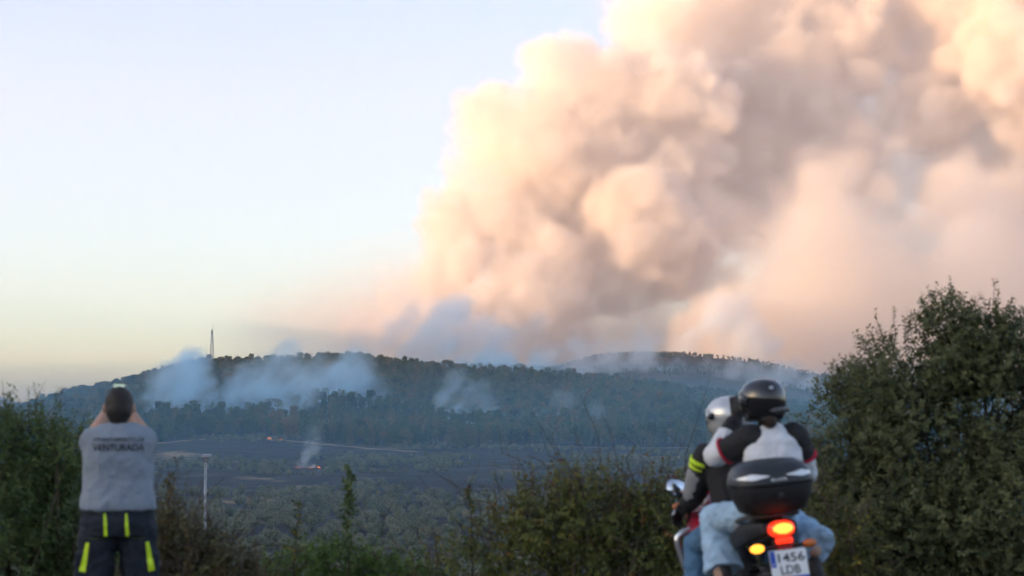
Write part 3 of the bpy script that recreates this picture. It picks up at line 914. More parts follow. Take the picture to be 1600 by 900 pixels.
pine_src = [[SOURCE[t.name], SOURCE[c.name]] for t, c, h in PINES]
x, y = scatter(70000, 1300, 2720, gf, 0.285)
x2, y2 = scatter(16000, 3500, 4750, gf, 0.27)
ok = (y > forest_edge(x) + 22)
ok &= (fbm2(x / 120.0, y / 160.0, 47, 4) > 0.30)
x, y = x[ok], y[ok]
k = thin(x, y, 7.4); x, y = x[k], y[k]
ok2 = (fbm2(x2 / 160.0, y2 / 160.0, 48, 4) > 0.40 + 0.16 * smooth(900, 1200, x2 + 0 * y2) * smooth(4600, 4200, y2)) & (x2 > 0)
x2, y2 = x2[ok2], y2[ok2]
k = thin(x2, y2, 8.0); x2, y2 = x2[k], y2[k]
S = np.concatenate([gf.uniform(0.85, 1.75, len(x)) * gf.uniform(.75, 1.1, len(x)), gf.uniform(0.7, 1.1, len(x2))])
instancer('pine_forest', np.concatenate([x, x2]), np.concatenate([y, y2]), S, pine_src,
          'mixed green and scorched brown pine forest covering the hills', 'forest', 5)
print('forest', len(x), len(x2))

# ------------------------------------------------------------------ oak shrubs of the burnt field
x, y = scatter(16000, 330, 1560, gf, 0.275)
band = np.interp(y, [330, 560, 620, 800, 900, 1000, 1120, 1400, 1500, 1560], [1, 1, .72, .54, .46, .42, .33, .28, .3, .45])
dens = fbm2(x / 55.0, y / 70.0, 51, 4)
ok = (dens > 0.80 - 0.62 * band + 0.10 * (gf.random(len(x)) - 0.5))
ok &= ~((np.abs(x / y * FPX + 800 - 481) < 30) & (y > 960) & (y < 1110))
x, y = x[ok], y[ok]
k = thin(x, y, 3.4); x, y = x[k], y[k]
o_ = np.argsort(y); x, y = x[o_], y[o_]
S = gf.uniform(0.55, 1.25, len(x)) * np.interp(y, [330, 700, 1500], [1.0, 1.0, 0.95])
# the ones that show largest and are not behind the roadside bushes become single things
px_ = x / y * FPX + 800; py_ = HOR + (1.6 - height(x, y)) / y * FPX
hidden = (py_ > 815) | ((px_ > 690) & (px_ < 1080) & (py_ > 735)) | (px_ > 1090) | (px_ < 250)
cand = np.where(~hidden)[0]
cand = cand[np.argsort(-(S[cand] / y[cand]) * (1 + 0.45 * (y[cand] > 880)))][:300]
is_single = np.zeros(len(x), bool); is_single[cand] = True
SZ = ['small round' if q < 0.8 else ('large spreading' if q > 1.08 else 'round') for q in S]
PLC = [('beside the fire line on the burnt field' if abs(p_ - 481) < 60 and 1000 < q < 1250 else ('on the burnt black field near the pale boulders' if abs(p_ - 590) < 45 and q > 1000 else 'standing on the burnt black field')) if q > 900
       else ('in the thicket behind the lamp post' if p_ < 420 else ('in the thicket behind the low green bush' if p_ < 660 else 'in the thicket beside the bramble bush')) for p_, q in zip(px_, y)]
for i in cand:
    v = int(gf.integers(0, 6)); t, c = SHRUBS[v]
    s = S[i]
    on_ash = y[i] > 900
    place('oak_shrub', (x[i], y[i], hz(x[i], y[i]) - 0.1), gf.uniform(0, 6.28), (s * gf.uniform(.9, 1.25), s * gf.uniform(.9, 1.25), s), t, c,
          SZ[i] + ' grey green oak shrub ' + PLC[i], 'shrub', SZ[i] + ' oak shrubs ' + PLC[i], 'stems', 'crown')
shrub_src = [[SOURCE[t.name], SOURCE[c.name]] for t, c in SHRUBS]
r_ = ~is_single
instancer('shrub_thicket', x[r_], y[r_], S[r_], shrub_src, 'grey green oak scrub spread over the valley floor', 'scrub', 6, -0.1)
print('shrubs', len(x), is_single.sum())

# ------------------------------------------------------------------ roadside bushes and the oak
def sprigs(P, A, length, nleaf, ln, wd, g, tone_s, spread=0.75, droop=0.0):
    """leaves in spirals along twigs that start at P and run along A"""
    n = len(P)
    A = A / (np.linalg.norm(A, axis=1, keepdims=True) + 1e-9)
    up = np.where(np.abs(A[:, 2:3]) < 0.9, np.array([[0, 0, 1.0]]), np.array([[1.0, 0, 0]]))
    U = np.cross(A, up); U /= np.linalg.norm(U, axis=1, keepdims=True); W = np.cross(A, U)
    t = (np.arange(nleaf) + 0.5) / nleaf
    L_ = np.broadcast_to(length, n)
    th = np.arange(nleaf) * 2.4 + g.uniform(0, 6.28, (n, 1)) + g.normal(size=(n, nleaf)) * 0.4
    base = P[:, None, :] + A[:, None, :] * (t[None, :, None] * L_[:, None, None])
    base[..., 2] -= droop * (t[None, :] ** 2) * L_[:, None]
    radial = U[:, None, :] * np.cos(th)[..., None] + W[:, None, :] * np.sin(th)[..., None]
    ax = A[:, None, :] * (1 - spread) + radial * spread + g.normal(size=(n, nleaf, 3)) * 0.18
    nr = A[:, None, :] * spread - radial * (1 - spread) + g.normal(size=(n, nleaf, 3)) * 0.45
    nr[..., 2] += 0.3
    sc = g.uniform(0.65, 1.2, (n, nleaf))
    tone = np.clip(tone_s[:, None] * 0.75 + g.random((n, nleaf)) * 0.25, 0, 1)
    return leaf_quads(base.reshape(-1, 3), nr.reshape(-1, 3), (ln * sc).ravel(), (wd * sc).ravel(), g, ax.reshape(-1, 3), tone.ravel())

def twig_tubes(P, A, length, r0, g, seg=3, bend=0.15):
    paths = []
    for i in range(len(P)):
        a = A[i] / (np.linalg.norm(A[i]) + 1e-9); l = length if np.isscalar(length) else length[i]
        pts = [P[i] + a * l * k / seg + g.normal(size=3) * bend * l * (k > 0) * .5 for k in range(seg + 1)]
        paths.append((pts, np.linspace(r0, r0 * 0.35, seg + 1)))
    return paths

def bush(name, D, lobes, label, cat, leafmat, stemmat, seed, n_sprig, sprig_len, nleaf, ln, wd, up=0.3, stems=14, tips=0, tip_len=0.35, tip_tone=None,
         group=None, bare=0, bare_len=0.6, foliage='foliage', stem='stems', tone_pow=1.0, inner=0.55, root=None, clump=5.0):
    """lobes: (column, row, radius px, depth offset m)"""
    g = np.random.default_rng(seed)
    LB = []
    for q in lobes:
        px, py, r = q[:3]; dy = q[3] if len(q) > 3 else float(g.uniform(-0.25, 0.35))
        c = at(px, py + 24, D + dy); k = (D + dy) / FPX
        LB.append((c.x, c.y, c.z, r * k, r * k))
    A = np.array(LB)
    cx, cy_ = (A[:, 0] * A[:, 3]).sum() / A[:, 3].sum(), D + 0.15
    if root is not None: cx = root
    gz = hz(cx, cy_)
    e = empty(name, (cx, cy_, gz))
    O = np.array([cx, cy_, gz])
    P, v = lobe_points([tuple(q) for q in LB], int(n_sprig * 1.42), g, inner)
    cl = vnoise2(P[:, 0] * clump, P[:, 2] * clump, seed) * .6 + vnoise2(P[:, 1] * clump + 7, P[:, 2] * clump * 1.3 + 3, seed + 1) * .4
    keep = np.argsort(-(cl + g.random(len(cl)) * 0.45))[:n_sprig]
    P, v, cl = P[keep], v[keep], cl[keep]
    P = P - O
    P[:, 2] = np.maximum(P[:, 2], 0.03)
    dirs = v + g.normal(size=v.shape) * 0.35; dirs[:, 2] += up
    tone = np.clip((g.random(n_sprig) * .7 + (cl - cl.min()) / (np.ptp(cl) + 1e-9) * .5 - .1), 0, 1) ** tone_pow
    parts = [sprigs(P, dirs, sprig_len * g.uniform(.6, 1.3, n_sprig), nleaf, ln, wd, g, tone)]
    paths = []
    if tips:
        Pt, vt = lobe_points([tuple(q) for q in LB], tips * 6, g, 0.9)
        sel = np.argsort(-vt[:, 2] - 0.3 * g.random(len(vt)))[:tips]
        Pt = Pt[sel] - O; vt = vt[sel] * 0.5; vt[:, 2] += 0.9; vt += g.normal(size=vt.shape) * 0.15
        L_ = tip_len * g.uniform(.5, 1.4, tips)
        tt = (g.random(tips) * (tip_tone[1] - tip_tone[0]) + tip_tone[0]) if tip_tone else g.random(tips)
        parts.append(sprigs(Pt, vt, L_, nleaf + 6, ln * .9, wd * .9, g, tt, 0.6))
        paths += twig_tubes(Pt, vt, L_, 0.004, g)
    for k in range(stems):
        q = LB[k % len(LB)]
        b = np.array([g.normal() * 0.12, g.normal() * 0.12, -0.15])
        t_ = np.array(q[:3]) - O + g.normal(size=3) * q[3] * 0.4
        b[:2] += t_[:2] * g.uniform(0.25, 0.6)
        mid = (b + t_) / 2 + g.normal(size=3) * 0.12
        paths.append(([b, b * .6 + mid * .4, mid, mid * .4 + t_ * .6, t_], np.linspace(0.022, 0.006, 5) * g.uniform(.6, 1.4)))
    if bare:
        Pb, vb = lobe_points([tuple(q) for q in LB], bare, g, 0.4)
        vb[:, 2] += 0.5
        paths += twig_tubes(Pb - O, vb + g.normal(size=vb.shape) * .4, bare_len * g.uniform(.5, 1.3, bare), 0.005, g, 4, 0.2)
    f = link(foliage, leaf_mesh(foliage, parts), leafmat, e, False); f['kind'] = 'stuff'
    V, F = tube_mesh(paths, 5)
    link(stem, np_mesh(stem, V, F), stemmat, e)
    tag(e, label, cat, group)
    return e

twig = mat('twig_bark', (0.11, 0.085, 0.06), 0.9, var=0.4, vscale=9.0, spec=0.15)
dead = mat('dead_stem', (0.13, 0.105, 0.072), 0.9, var=0.4, vscale=9.0, spec=0.15)
def tones(name, stops, trans=0.22):
    return leaf_material(name, stops, 1.0, 0.55, trans)
oakm = tones('holm_oak_leaves', [(0, (0.065, 0.082, 0.036)), (.5, (0.120, 0.134, 0.056)), (.85, (0.180, 0.182, 0.076)), (1, (0.220, 0.206, 0.072))], 0.15)
privm = tones('long_leaf_shrub_leaves', [(0, (0.050, 0.080, 0.025)), (.6, (0.100, 0.140, 0.042)), (1, (0.170, 0.200, 0.065))])
brm = tones('bramble_leaves', [(0, (0.065, 0.085, 0.025)), (.5, (0.130, 0.150, 0.036)), (.75, (0.180, 0.165, 0.035)), (.88, (0.220, 0.100, 0.040)), (.96, (0.200, 0.065, 0.035)), (1, (0.420, 0.300, 0.030))])
green = tones('fresh_green_leaves', [(0, (0.080, 0.130, 0.028)), (.6, (0.140, 0.220, 0.045)), (1, (0.220, 0.280, 0.065))], 0.3)
drym = tones('dry_bramble_leaves', [(0, (0.070, 0.070, 0.032)), (.5, (0.120, 0.115, 0.045)), (.8, (0.170, 0.110, 0.050)), (1, (0.140, 0.180, 0.040))])
yelm = tones('yellowing_leaves', [(0, (0.060, 0.075, 0.025)), (.6, (0.100, 0.105, 0.030)), (.85, (0.240, 0.190, 0.030)), (1, (0.420, 0.300, 0.030))])

bush('holm_oak', 17.0, [(1295, 720, 62), (1330, 645, 62), (1318, 590, 30), (1400, 570, 68), (1470, 525, 62), (1540, 530, 64), (1425, 700, 105), (1530, 650, 120, .2), (1600, 610, 120, .3),
                        (1350, 800, 90), (1480, 800, 130), (1610, 790, 140), (1700, 690, 150, .4), (1690, 560, 90), (1475, 485, 36), (1555, 495, 34), (1370, 625, 62), (1440, 640, 80),
                        (1300, 880, 90), (1420, 900, 110), (1560, 920, 120), (1780, 620, 120), (1800, 800, 150), (1300, 770, 60)],
     'large dark grey green evergreen oak rising above the motorcycle riders', 'tree', oakm, twig, 81, 16500, 0.17, 15, 0.042, 0.022, 0.35, 30, 240, 0.22, (0.45, 1.0), foliage='crown', stem='trunk', tone_pow=1.3, clump=3.2)
bush('leafy_shrub', 15.2, [(25, 720, 78), (85, 705, 48), (-40, 770, 110), (65, 790, 90), (30, 870, 120), (115, 820, 62), (140, 900, 80), (-20, 680, 46), (55, 680, 36), (100, 690, 28), (190, 900, 60)],
     'dark green long leaved shrub beside the standing photographer', 'shrub', privm, twig, 82, 3200, 0.22, 14, 0.055, 0.015, 0.7, 24, 170, 0.30, (0.4, 1.0), bare=40, bare_len=0.22, tone_pow=1.2)
bush('dry_bramble', 14.6, [(265, 815, 34), (300, 850, 46), (345, 880, 44), (265, 880, 60), (256, 775, 20), (325, 845, 30), (385, 900, 40), (240, 850, 40)],
     'dry brown bramble tangle with bare stems next to the lamp post', 'bramble', drym, dead, 83, 1000, 0.16, 8, 0.034, 0.022, 0.3, 26, 60, 0.25, (0.0, 1.0), bare=230, bare_len=0.5)
bush('green_bush', 16.2, [(480, 880, 38), (540, 885, 42), (600, 895, 38), (435, 895, 34), (515, 862, 22), (455, 868, 18), (570, 868, 22), (640, 905, 40)],
     'low fresh green bush with round leaves in front of the valley', 'bush', green, twig, 84, 1300, 0.16, 11, 0.034, 0.024, 0.6, 14, 60, 0.16, (0.2, 1.0), bare=20)
bush('bramble_bush', 15.6, [(860, 800, 56), (935, 790, 58), (800, 835, 54), (745, 870, 48), (900, 850, 84), (1000, 805, 56), (1050, 795, 50), (1060, 860, 74), (975, 870, 84), (852, 760, 20), (905, 752, 22), (935, 745, 18),
                            (695, 890, 36), (1105, 790, 52), (1140, 860, 74), (1215, 880, 70), (1010, 765, 22), (1070, 758, 22), (820, 780, 26), (665, 900, 30)],
     'big dark bramble thicket with reddish shoots left of the motorcycle', 'bramble', brm, dead, 85, 3000, 0.17, 9, 0.040, 0.026, 0.35, 34, 190, 0.26, (0.55, 1.0), bare=460, bare_len=0.6, tone_pow=1.25)
bush('yellow_bramble', 15.0, [(1285, 800, 42), (1275, 850, 44), (1310, 860, 50), (1275, 760, 22), (1330, 820, 36)],
     'bramble with bright yellow leaves between the motorcycle and the oak', 'bramble', yelm, dead, 86, 420, 0.15, 8, 0.036, 0.024, 0.3, 12, 20, 0.2, bare=50, tone_pow=0.9)

def sprout(D, px, top, foot, label, m, seed, wig=6, ln=0.035, n=60, spread=10):
    """a single upright shoot"""
    g = np.random.default_rng(seed)
    b = at(px, foot, D); gz = hz(b.x, D)
    e = empty('leafy_shoot', (b.x, D, gz))
    O = np.array([b.x, D, gz])
    rows = np.linspace(foot, top, 7)
    pts = np.array([np.array(at(px + g.normal() * wig * .3, r, D)) for r in rows]) - O
    pts = np.concatenate([[[0, 0, -0.1]], pts])
    V, F = tube_mesh([(pts, np.linspace(0.008, 0.002, len(pts)))], 5)
    t = g.uniform(0.12, 1, n)
    P = np.stack([np.interp(t * (len(pts) - 1), np.arange(len(pts)), pts[:, k]) for k in range(3)], -1)
    d = g.normal(size=(n, 3)); d[:, 2] = np.abs(d[:, 2]) * .5 + 0.35
    k = D / FPX
    parts = [sprigs(P, d, spread * k * (1.15 - t * .7), 6, ln, ln * .6, g, g.random(n))]
    f = link('foliage', leaf_mesh('foliage', parts), m, e, False); f['kind'] = 'stuff'
    link('stem', np_mesh('stem', V, F), twig, e)
    tag(e, label, 'shoot')
sprout(16.0, 545, 735, 880, 'tall thin green shoot rising out of the low green bush', privm, 91, 8, 0.042, 70, 22)
sprout(16.0, 466, 788, 880, 'short yellowish shoot standing in the low green bush', yelm, 92, 10, 0.04, 22, 20)
sprout(15.6, 735, 765, 880, 'thin reddish bramble shoot arching at the end of the thicket', brm, 93, 10, 0.034, 24, 12)
sprout(14.6, 262, 742, 880, 'thin leafy shoot on top of the dry bramble tangle', drym, 94, 8, 0.034, 30, 16)

# ------------------------------------------------------------------ shape helpers for built objects
def V3(*a): return Vector(a[0] if len(a) == 1 else a)
def frame(axis):
    z = Vector(axis).normalized()
    x = z.orthogonal().normalized()
    if abs(z.z) < 0.95:
        x = z.cross(Vector((0, 0, 1))).normalized()
    return x, z.cross(x).normalized(), z

def loft(bm, rings, seg=16, caps=True, power=2.0):
    """rings: (centre, u vector, v vector); superellipse sections, capped"""
    loops = []
    for c, u, v in rings:
        c, u, v = Vector(c), Vector(u), Vector(v)
        lp = []
        for k in range(seg):
            a = 2 * math.pi * k / seg
            ca, sa = math.cos(a), math.sin(a)
            e = 2.0 / power
            lp.append(bm.verts.new(c + u * math.copysign(abs(ca) ** e, ca) + v * math.copysign(abs(sa) ** e, sa)))
        loops.append(lp)
    for a, b in zip(loops, loops[1:]):
        for k in range(seg):
            bm.faces.new((a[k], a[(k + 1) % seg], b[(k + 1) % seg], b[k]))
    if caps:
        bm.faces.new(loops[0][::-1]); bm.faces.new(loops[-1])
    return loops

def seg_(bm, a, b, ra, rb, seg=14):
    """tapered rounded segment"""
    a, b = Vector(a), Vector(b)
    x, y, z = frame(b - a)
    R_ = []
    for t in (-0.98, -0.8, -0.5, 0.0):
        q = math.sqrt(max(0.0, 1 - t * t)); R_.append((a + z * ra * t, x * ra * q, y * ra * q))
    for t in (0.0, 0.5, 0.8, 0.98):
        q = math.sqrt(max(0.0, 1 - t * t)); R_.append((b + z * rb * t, x * rb * q, y * rb * q))
    loft(bm, R_, seg)

def chain(bm, pts, radii, seg=14):
    for i in range(len(pts) - 1):
        seg_(bm, pts[i], pts[i + 1], radii[i], radii[i + 1], seg)

def ball(bm, c, r, seg=16):
    c = Vector(c); r = Vector(r) if hasattr(r, '__len__') else Vector((r, r, r))
    R_ = []
    n = 9
    for k in range(n):
        t = -math.cos(math.pi * (k + 0.15) / (n - 0.7)); q = math.sqrt(max(0.001, 1 - t * t))
        R_.append((c + Vector((0, 0, r.z * t)), Vector((r.x * q, 0, 0)), Vector((0, r.y * q, 0))))
    loft(bm, R_, seg)

def box(bm, c, s, rot=None):
    M = Matrix.Translation(Vector(c)) @ (rot.to_4x4() if rot is not None else Matrix()) @ Matrix.Diagonal((s[0], s[1], s[2], 1))
    bmesh.ops.create_cube(bm, size=1.0, matrix=M)

def rbox(name, c, s, m, parent, bev=0.01, rot=None, segs=3):
    bm = bmesh.new(); box(bm, c, s, rot)
    bmesh.ops.bevel(bm, geom=bm.edges[:], offset=bev, segments=segs, profile=0.6, affect='EDGES')
    return bm_obj(name, bm, m, parent)

def tube(name, pts, r, m, parent, sides=10):
    pts = [np.array(p, float) for p in pts]
    # smooth the corners
    P = [pts[0]]
    for i in range(1, len(pts) - 1):
        a, b, c = pts[i - 1], pts[i], pts[i + 1]
        la = min(0.35, 0.05 / (np.linalg.norm(b - a) + 1e-9)); lc = min(0.35, 0.05 / (np.linalg.norm(c - b) + 1e-9))
        P += [b + (a - b) * la, b * .5 + (b + (a - b) * la) * .25 + (b + (c - b) * lc) * .25, b + (c - b) * lc]
    P.append(pts[-1])
    rr = r if hasattr(r, '__len__') else [r] * len(P)
    if len(rr) != len(P): rr = np.interp(np.linspace(0, 1, len(P)), np.linspace(0, 1, len(rr)), rr)
    bm = bmesh.new()
    T = [P[min(i + 1, len(P) - 1)] - P[max(i - 1, 0)] for i in range(len(P))]
    x, y, z = frame(T[0])
    R_ = []
    for p, t, q in zip(P, T, rr):
        z = Vector(t).normalized(); x = (x - z * x.dot(z)).normalized(); y = z.cross(x)
        R_.append((p, x * q, y * q))
    loft(bm, R_, sides)
    return bm_obj(name, bm, m, parent)

def soft(o, voxel=0.008, it=6, fac=0.5, wrinkle=0.0, wsize=0.08):
    md = o.modifiers.new('union', 'REMESH'); md.mode = 'VOXEL'; md.voxel_size = voxel; md.use_smooth_shade = True
    if it:
        s_ = o.modifiers.new('relax', 'SMOOTH'); s_.factor = fac; s_.iterations = it
    if wrinkle:
        tx = bpy.data.textures.new('folds', 'CLOUDS'); tx.noise_scale = wsize; tx.noise_depth = 2
        d = o.modifiers.new('folds', 'DISPLACE'); d.texture = tx; d.strength = wrinkle; d.mid_level = 0.5
        d.texture_coords = 'LOCAL'
    return o

def plate_shape(name, outline, depth, m, parent, M, bev=0.0):
    """extruded outline (x, y pairs) placed by matrix M"""
    bm = bmesh.new()
    f = bm.faces.new([bm.verts.new((x, y, 0)) for x, y in outline])
    r = bmesh.ops.extrude_face_region(bm, geom=[f])
    bmesh.ops.translate(bm, verts=[v for v in r['geom'] if isinstance(v, bmesh.types.BMVert)], vec=(0, 0, depth))
    if bev:
        bmesh.ops.bevel(bm, geom=bm.edges[:], offset=bev, segments=2, affect='EDGES')
    bmesh.ops.transform(bm, matrix=M, verts=bm.verts)
    return bm_obj(name, bm, m, parent, False)

def text_mesh(name, body, size, m, parent, M, width=None, extrude=0.0006, bold=0.0):
    cu = bpy.data.curves.new(name, 'FONT')
    cu.body = body; cu.size = size; cu.extrude = extrude; cu.offset = bold
    cu.align_x = 'CENTER'; cu.align_y = 'CENTER'; cu.resolution_u = 3
    ob = bpy.data.objects.new(name, cu)
    me = bpy.data.meshes.new_from_object(ob)
    bpy.data.objects.remove(ob); bpy.data.curves.remove(cu)
    co = np.zeros(len(me.vertices) * 3, np.float32); me.vertices.foreach_get('co', co); co = co.reshape(-1, 3)
    if width:
        co[:, 0] *= width / (co[:, 0].max() - co[:, 0].min())
    co[:, 0] -= (co[:, 0].max() + co[:, 0].min()) / 2; co[:, 1] -= (co[:, 1].max() + co[:, 1].min()) / 2
    me.vertices.foreach_set('co', co.ravel())
    me.transform(M)
    me.name = name
    return link(name, me, m, parent, False)

def upright(c, yaw=0.0, tilt=0.0):
    """matrix that stands an x/y drawing up at c, its front facing -y"""
    return Matrix.Translation(Vector(c)) @ Matrix.Rotation(yaw, 4, 'Z') @ Matrix.Rotation(math.pi / 2 + tilt, 4, 'X')

# ------------------------------------------------------------------ radio mast on the crest
steel = mat('galvanised_steel', (0.42, 0.43, 0.44), 0.55, 0.6, var=0.2, vscale=2.0)
panel = mat('antenna_white', (0.6, 0.6, 0.6), 0.5)
def radio_mast():
    D = 2592.0
    b = at(331, 560, D); top = at(331, 508, D).z
    z0 = hz(b.x, D); H = top - z0
    e = empty('radio_mast', (b.x, D, z0), 0.5)
    def w(z): return 2.3 * (1 - z / H) + 0.55 if z < H * .86 else 0.55 + 0 * z
    hs = np.linspace(0, H * .9, 13)
    c4 = [(-1, -1), (1, -1), (1, 1), (-1, 1)]
    for sx, sy in c4:
        tube('leg', [(sx * w(z), sy * w(z), z - (0.4 if z == 0 else 0)) for z in (0, H * .45, H * .9)], [0.3, 0.26, 0.22], steel, e, 6)
    for i in range(12):
        bm = bmesh.new()
        za, zb = hs[i], hs[i + 1]
        for k in range(4):
            (ax_, ay_), (bx_, by_) = c4[k], c4[(k + 1) % 4]
            seg_(bm, (ax_ * w(za), ay_ * w(za), za), (bx_ * w(zb), by_ * w(zb), zb), 0.09, 0.09, 5)
            seg_(bm, (bx_ * w(za), by_ * w(za), za), (ax_ * w(zb), ay_ * w(zb), zb), 0.09, 0.09, 5)
            seg_(bm, (ax_ * w(zb), ay_ * w(zb), zb), (bx_ * w(zb), by_ * w(zb), zb), 0.09, 0.09, 5)
        bm_obj('bracing', bm, steel, e)
    tube('spire', [(0, 0, H * .88), (0, 0, H)], [0.22, 0.1], steel, e, 6)
    for k, (z, a) in enumerate([(H * .83, 0.3), (H * .83, 2.4), (H * .83, 4.5), (H * .66, 1.0), (H * .66, 3.4), (H * .55, 5.2), (H * .42, 2.0), (H * .42, 5.0), (H * .28, 0.2)]):
        r = w(z) * 1.3 + 0.35
        rbox('antenna_panel', (math.cos(a) * r, math.sin(a) * r, z), (0.6, 0.6, 2.3), panel, e, 0.08, Matrix.Rotation(a, 3, 'Z'))
    for z, a in [(H * .35, 4.2), (H * .5, 0.4), (H * .2, 2.8)]:
        bm = bmesh.new(); r = w(z) * 1.2 + 0.4
        c = Vector((math.cos(a) * r, math.sin(a) * r, z)); d = Vector((math.cos(a), math.sin(a), 0))
        x, y, _ = frame(d)
        loft(bm, [(c - d * .3, x * .25, y * .25), (c, x * .8, y * .8), (c + d * .35, x * .85, y * .85), (c + d * .4, x * .6, y * .6)], 14)
        bm_obj('drum_antenna', bm, panel, e)
    tag(e, 'tall lattice radio mast with antennas on the crest of the wooded hill', 'mast')
    c = at(347, 556, D - 3); z1 = hz(c.x, D - 3)
    h = empty('equipment_hut', (c.x, D - 3, z1))
    conc = mat('hut_render', (0.35, 0.34, 0.32), 0.9, var=0.2, vscale=0.5)
    rbox('wall', (0, 0, 3.4), (5.0, 4.0, 8.2), conc, h, 0.05)
    rbox('roof', (0, 0, 7.75), (5.6, 4.6, 0.5), conc, h, 0.06)
    rbox('door', (0.8, -2.03, 1.1), (1.0, 0.08, 2.1), steel, h, 0.02)
    tag(h, 'small square equipment hut next to the lattice mast', 'hut')
radio_mast()

# ------------------------------------------------------------------ lamp post down the slope
def lamp_post():
    D = 82.0
    b = at(320.5, 800, D); z0 = hz(b.x, D); top = at(320, 717, D).z
    H = top - z0
    e = empty('lamp_post', (b.x, D, z0))
    grey = mat('lamp_post_grey', (0.33, 0.36, 0.39), 0.5, 0.3, var=0.15, vscale=1.5)
    hd = mat('lamp_head_grey', (0.22, 0.24, 0.26), 0.5, 0.2)
    glass = mat('lamp_lens', (0.5, 0.55, 0.6), 0.15, spec=0.6)
    tube('pole', [(0, 0, -0.2), (0, 0, H * .5), (0, 0, H)], [0.10, 0.075, 0.055], grey, e, 12)
    rbox('base_plate', (0, 0, 0.03), (0.4, 0.4, 0.06), grey, e, 0.01)
    bm = bmesh.new()
    loft(bm, [((0, -0.28, H + .06), (0.10, 0, 0), (0, 0, 0.04)), ((0, -0.1, H + .09), (0.18, 0, 0), (0, 0, 0.085)), ((0, 0.2, H + .11), (0.19, 0, 0), (0, 0, 0.10)), ((0, 0.45, H + .13), (0.2, 0, 0), (0, 0, 0.06))], 14, power=3)
    hdo = bm_obj('lamp_head', bm, hd, e)
    rbox('lens', (0, 0.12, H + .015), (0.26, 0.36, 0.03), glass, hdo, 0.01)
    bm = bmesh.new(); seg_(bm, (0, 0, H - .1), (0, 0.06, H + .06), .07, .08)
    bm_obj('bracket', bm, hd, e)
    tag(e, 'slim pale grey lamp post with a flat head rising behind the dry bramble', 'lamp post')
lamp_post()

# ------------------------------------------------------------------ flames and stones
flm = bpy.data.materials.new('flame'); flm.use_nodes = True
_b = flm.node_tree.nodes['Principled BSDF']
_b.inputs['Base Color'].default_value = (0.4, 0.05, 0.0, 1); _b.inputs['Emission Color'].default_value = (1.0, 0.26, 0.04, 1); _b.inputs['Emission Strength'].default_value = 0.30
def flame(x, y, s, label, group, seed):
    g = np.random.default_rng(seed)
    bm = bmesh.new()
    for k in range(5):
        a = g.uniform(0, 6.28); r = 0.35 * s * g.random() * 2
        c = Vector((math.cos(a) * r, math.sin(a) * r * .6, -0.1)); h = s * g.uniform(0.5, 1.3)
        w = 0.22 * s * g.uniform(.7, 1.3); dx = g.normal() * .18 * s
        loft(bm, [(c, (w * .6, 0, 0), (0, w * .6, 0)), (c + Vector((dx * .3, 0, h * .3)), (w, 0, 0), (0, w, 0)), (c + Vector((dx * .7, 0, h * .65)), (w * .55, 0, 0), (0, w * .55, 0)), (c + Vector((dx * 1.3, 0, h)), (w * .05, 0, 0), (0, w * .05, 0))], 7)
    o = bm_obj('flame', bm, flm)
    o.location = (x, y, hz(x, y))
    tag(o, label, 'flame', group)
for i, px in enumerate([461, 465, 469, 474, 480, 485, 491, 497, 500]):
    d = depth_for_row(px, 730 + (i % 3))
    flame(ray(px, 730).x * d, d, 0.35 + 0.4 * ((i * 37) % 10) / 10, 'low orange flame in the fire line on the burnt field', 'flames on the burnt field', 400 + i)
for i, (px, row) in enumerate([(404, 683), (408, 683), (420, 685), (424, 686), (427, 686), (435, 687), (439, 687), (443, 687)]):
    d = depth_for_row(px, row)
    flame(ray(px, row).x * d, d - 2, 0.6 + 0.5 * ((i * 53) % 10) / 10, 'orange flame at the foot of the pines above the earth track', 'flames along the pines', 420 + i)
stone = mat('pale_stone', (0.42, 0.41, 0.39), 0.9, var=0.3, vscale=1.2)
for i, (px, row, s) in enumerate([(581, 716, 1.0), (585, 717, 0.7), (590, 716, 0.8), (596, 717, 0.6), (600, 716, 0.9)]):
    d = depth_for_row(px, row); g = np.random.default_rng(500 + i)
    bm = bmesh.new(); bmesh.ops.create_icosphere(bm, subdivisions=2, radius=s)
    for v in bm.verts:
        v.co *= 0.75 + 0.5 * mnoise.noise(v.co * 1.3 / s + Vector((i * 7, 0, 0))); v.co.z *= 0.7
    o = bm_obj('boulder', bm, stone, None, False); x = ray(px, row).x * d
    o.location = (x, d, hz(x, d) + 0.3 * s)
    tag(o, 'pale boulder lying on the burnt field above the oak shrubs', 'boulder', 'boulders on the burnt field')

# ------------------------------------------------------------------ people
skin = mat('skin', (0.50, 0.31, 0.23), 0.55, var=0.15, vscale=14.0, subsurf=0.1)
hair_dark = mat('dark_hair', (0.022, 0.017, 0.014), 0.55, var=0.4, vscale=60.0, bump=0.6, bscale=120.0)
shoe_dark = mat('dark_shoe', (0.03, 0.03, 0.033), 0.6, var=0.3, vscale=20.0)

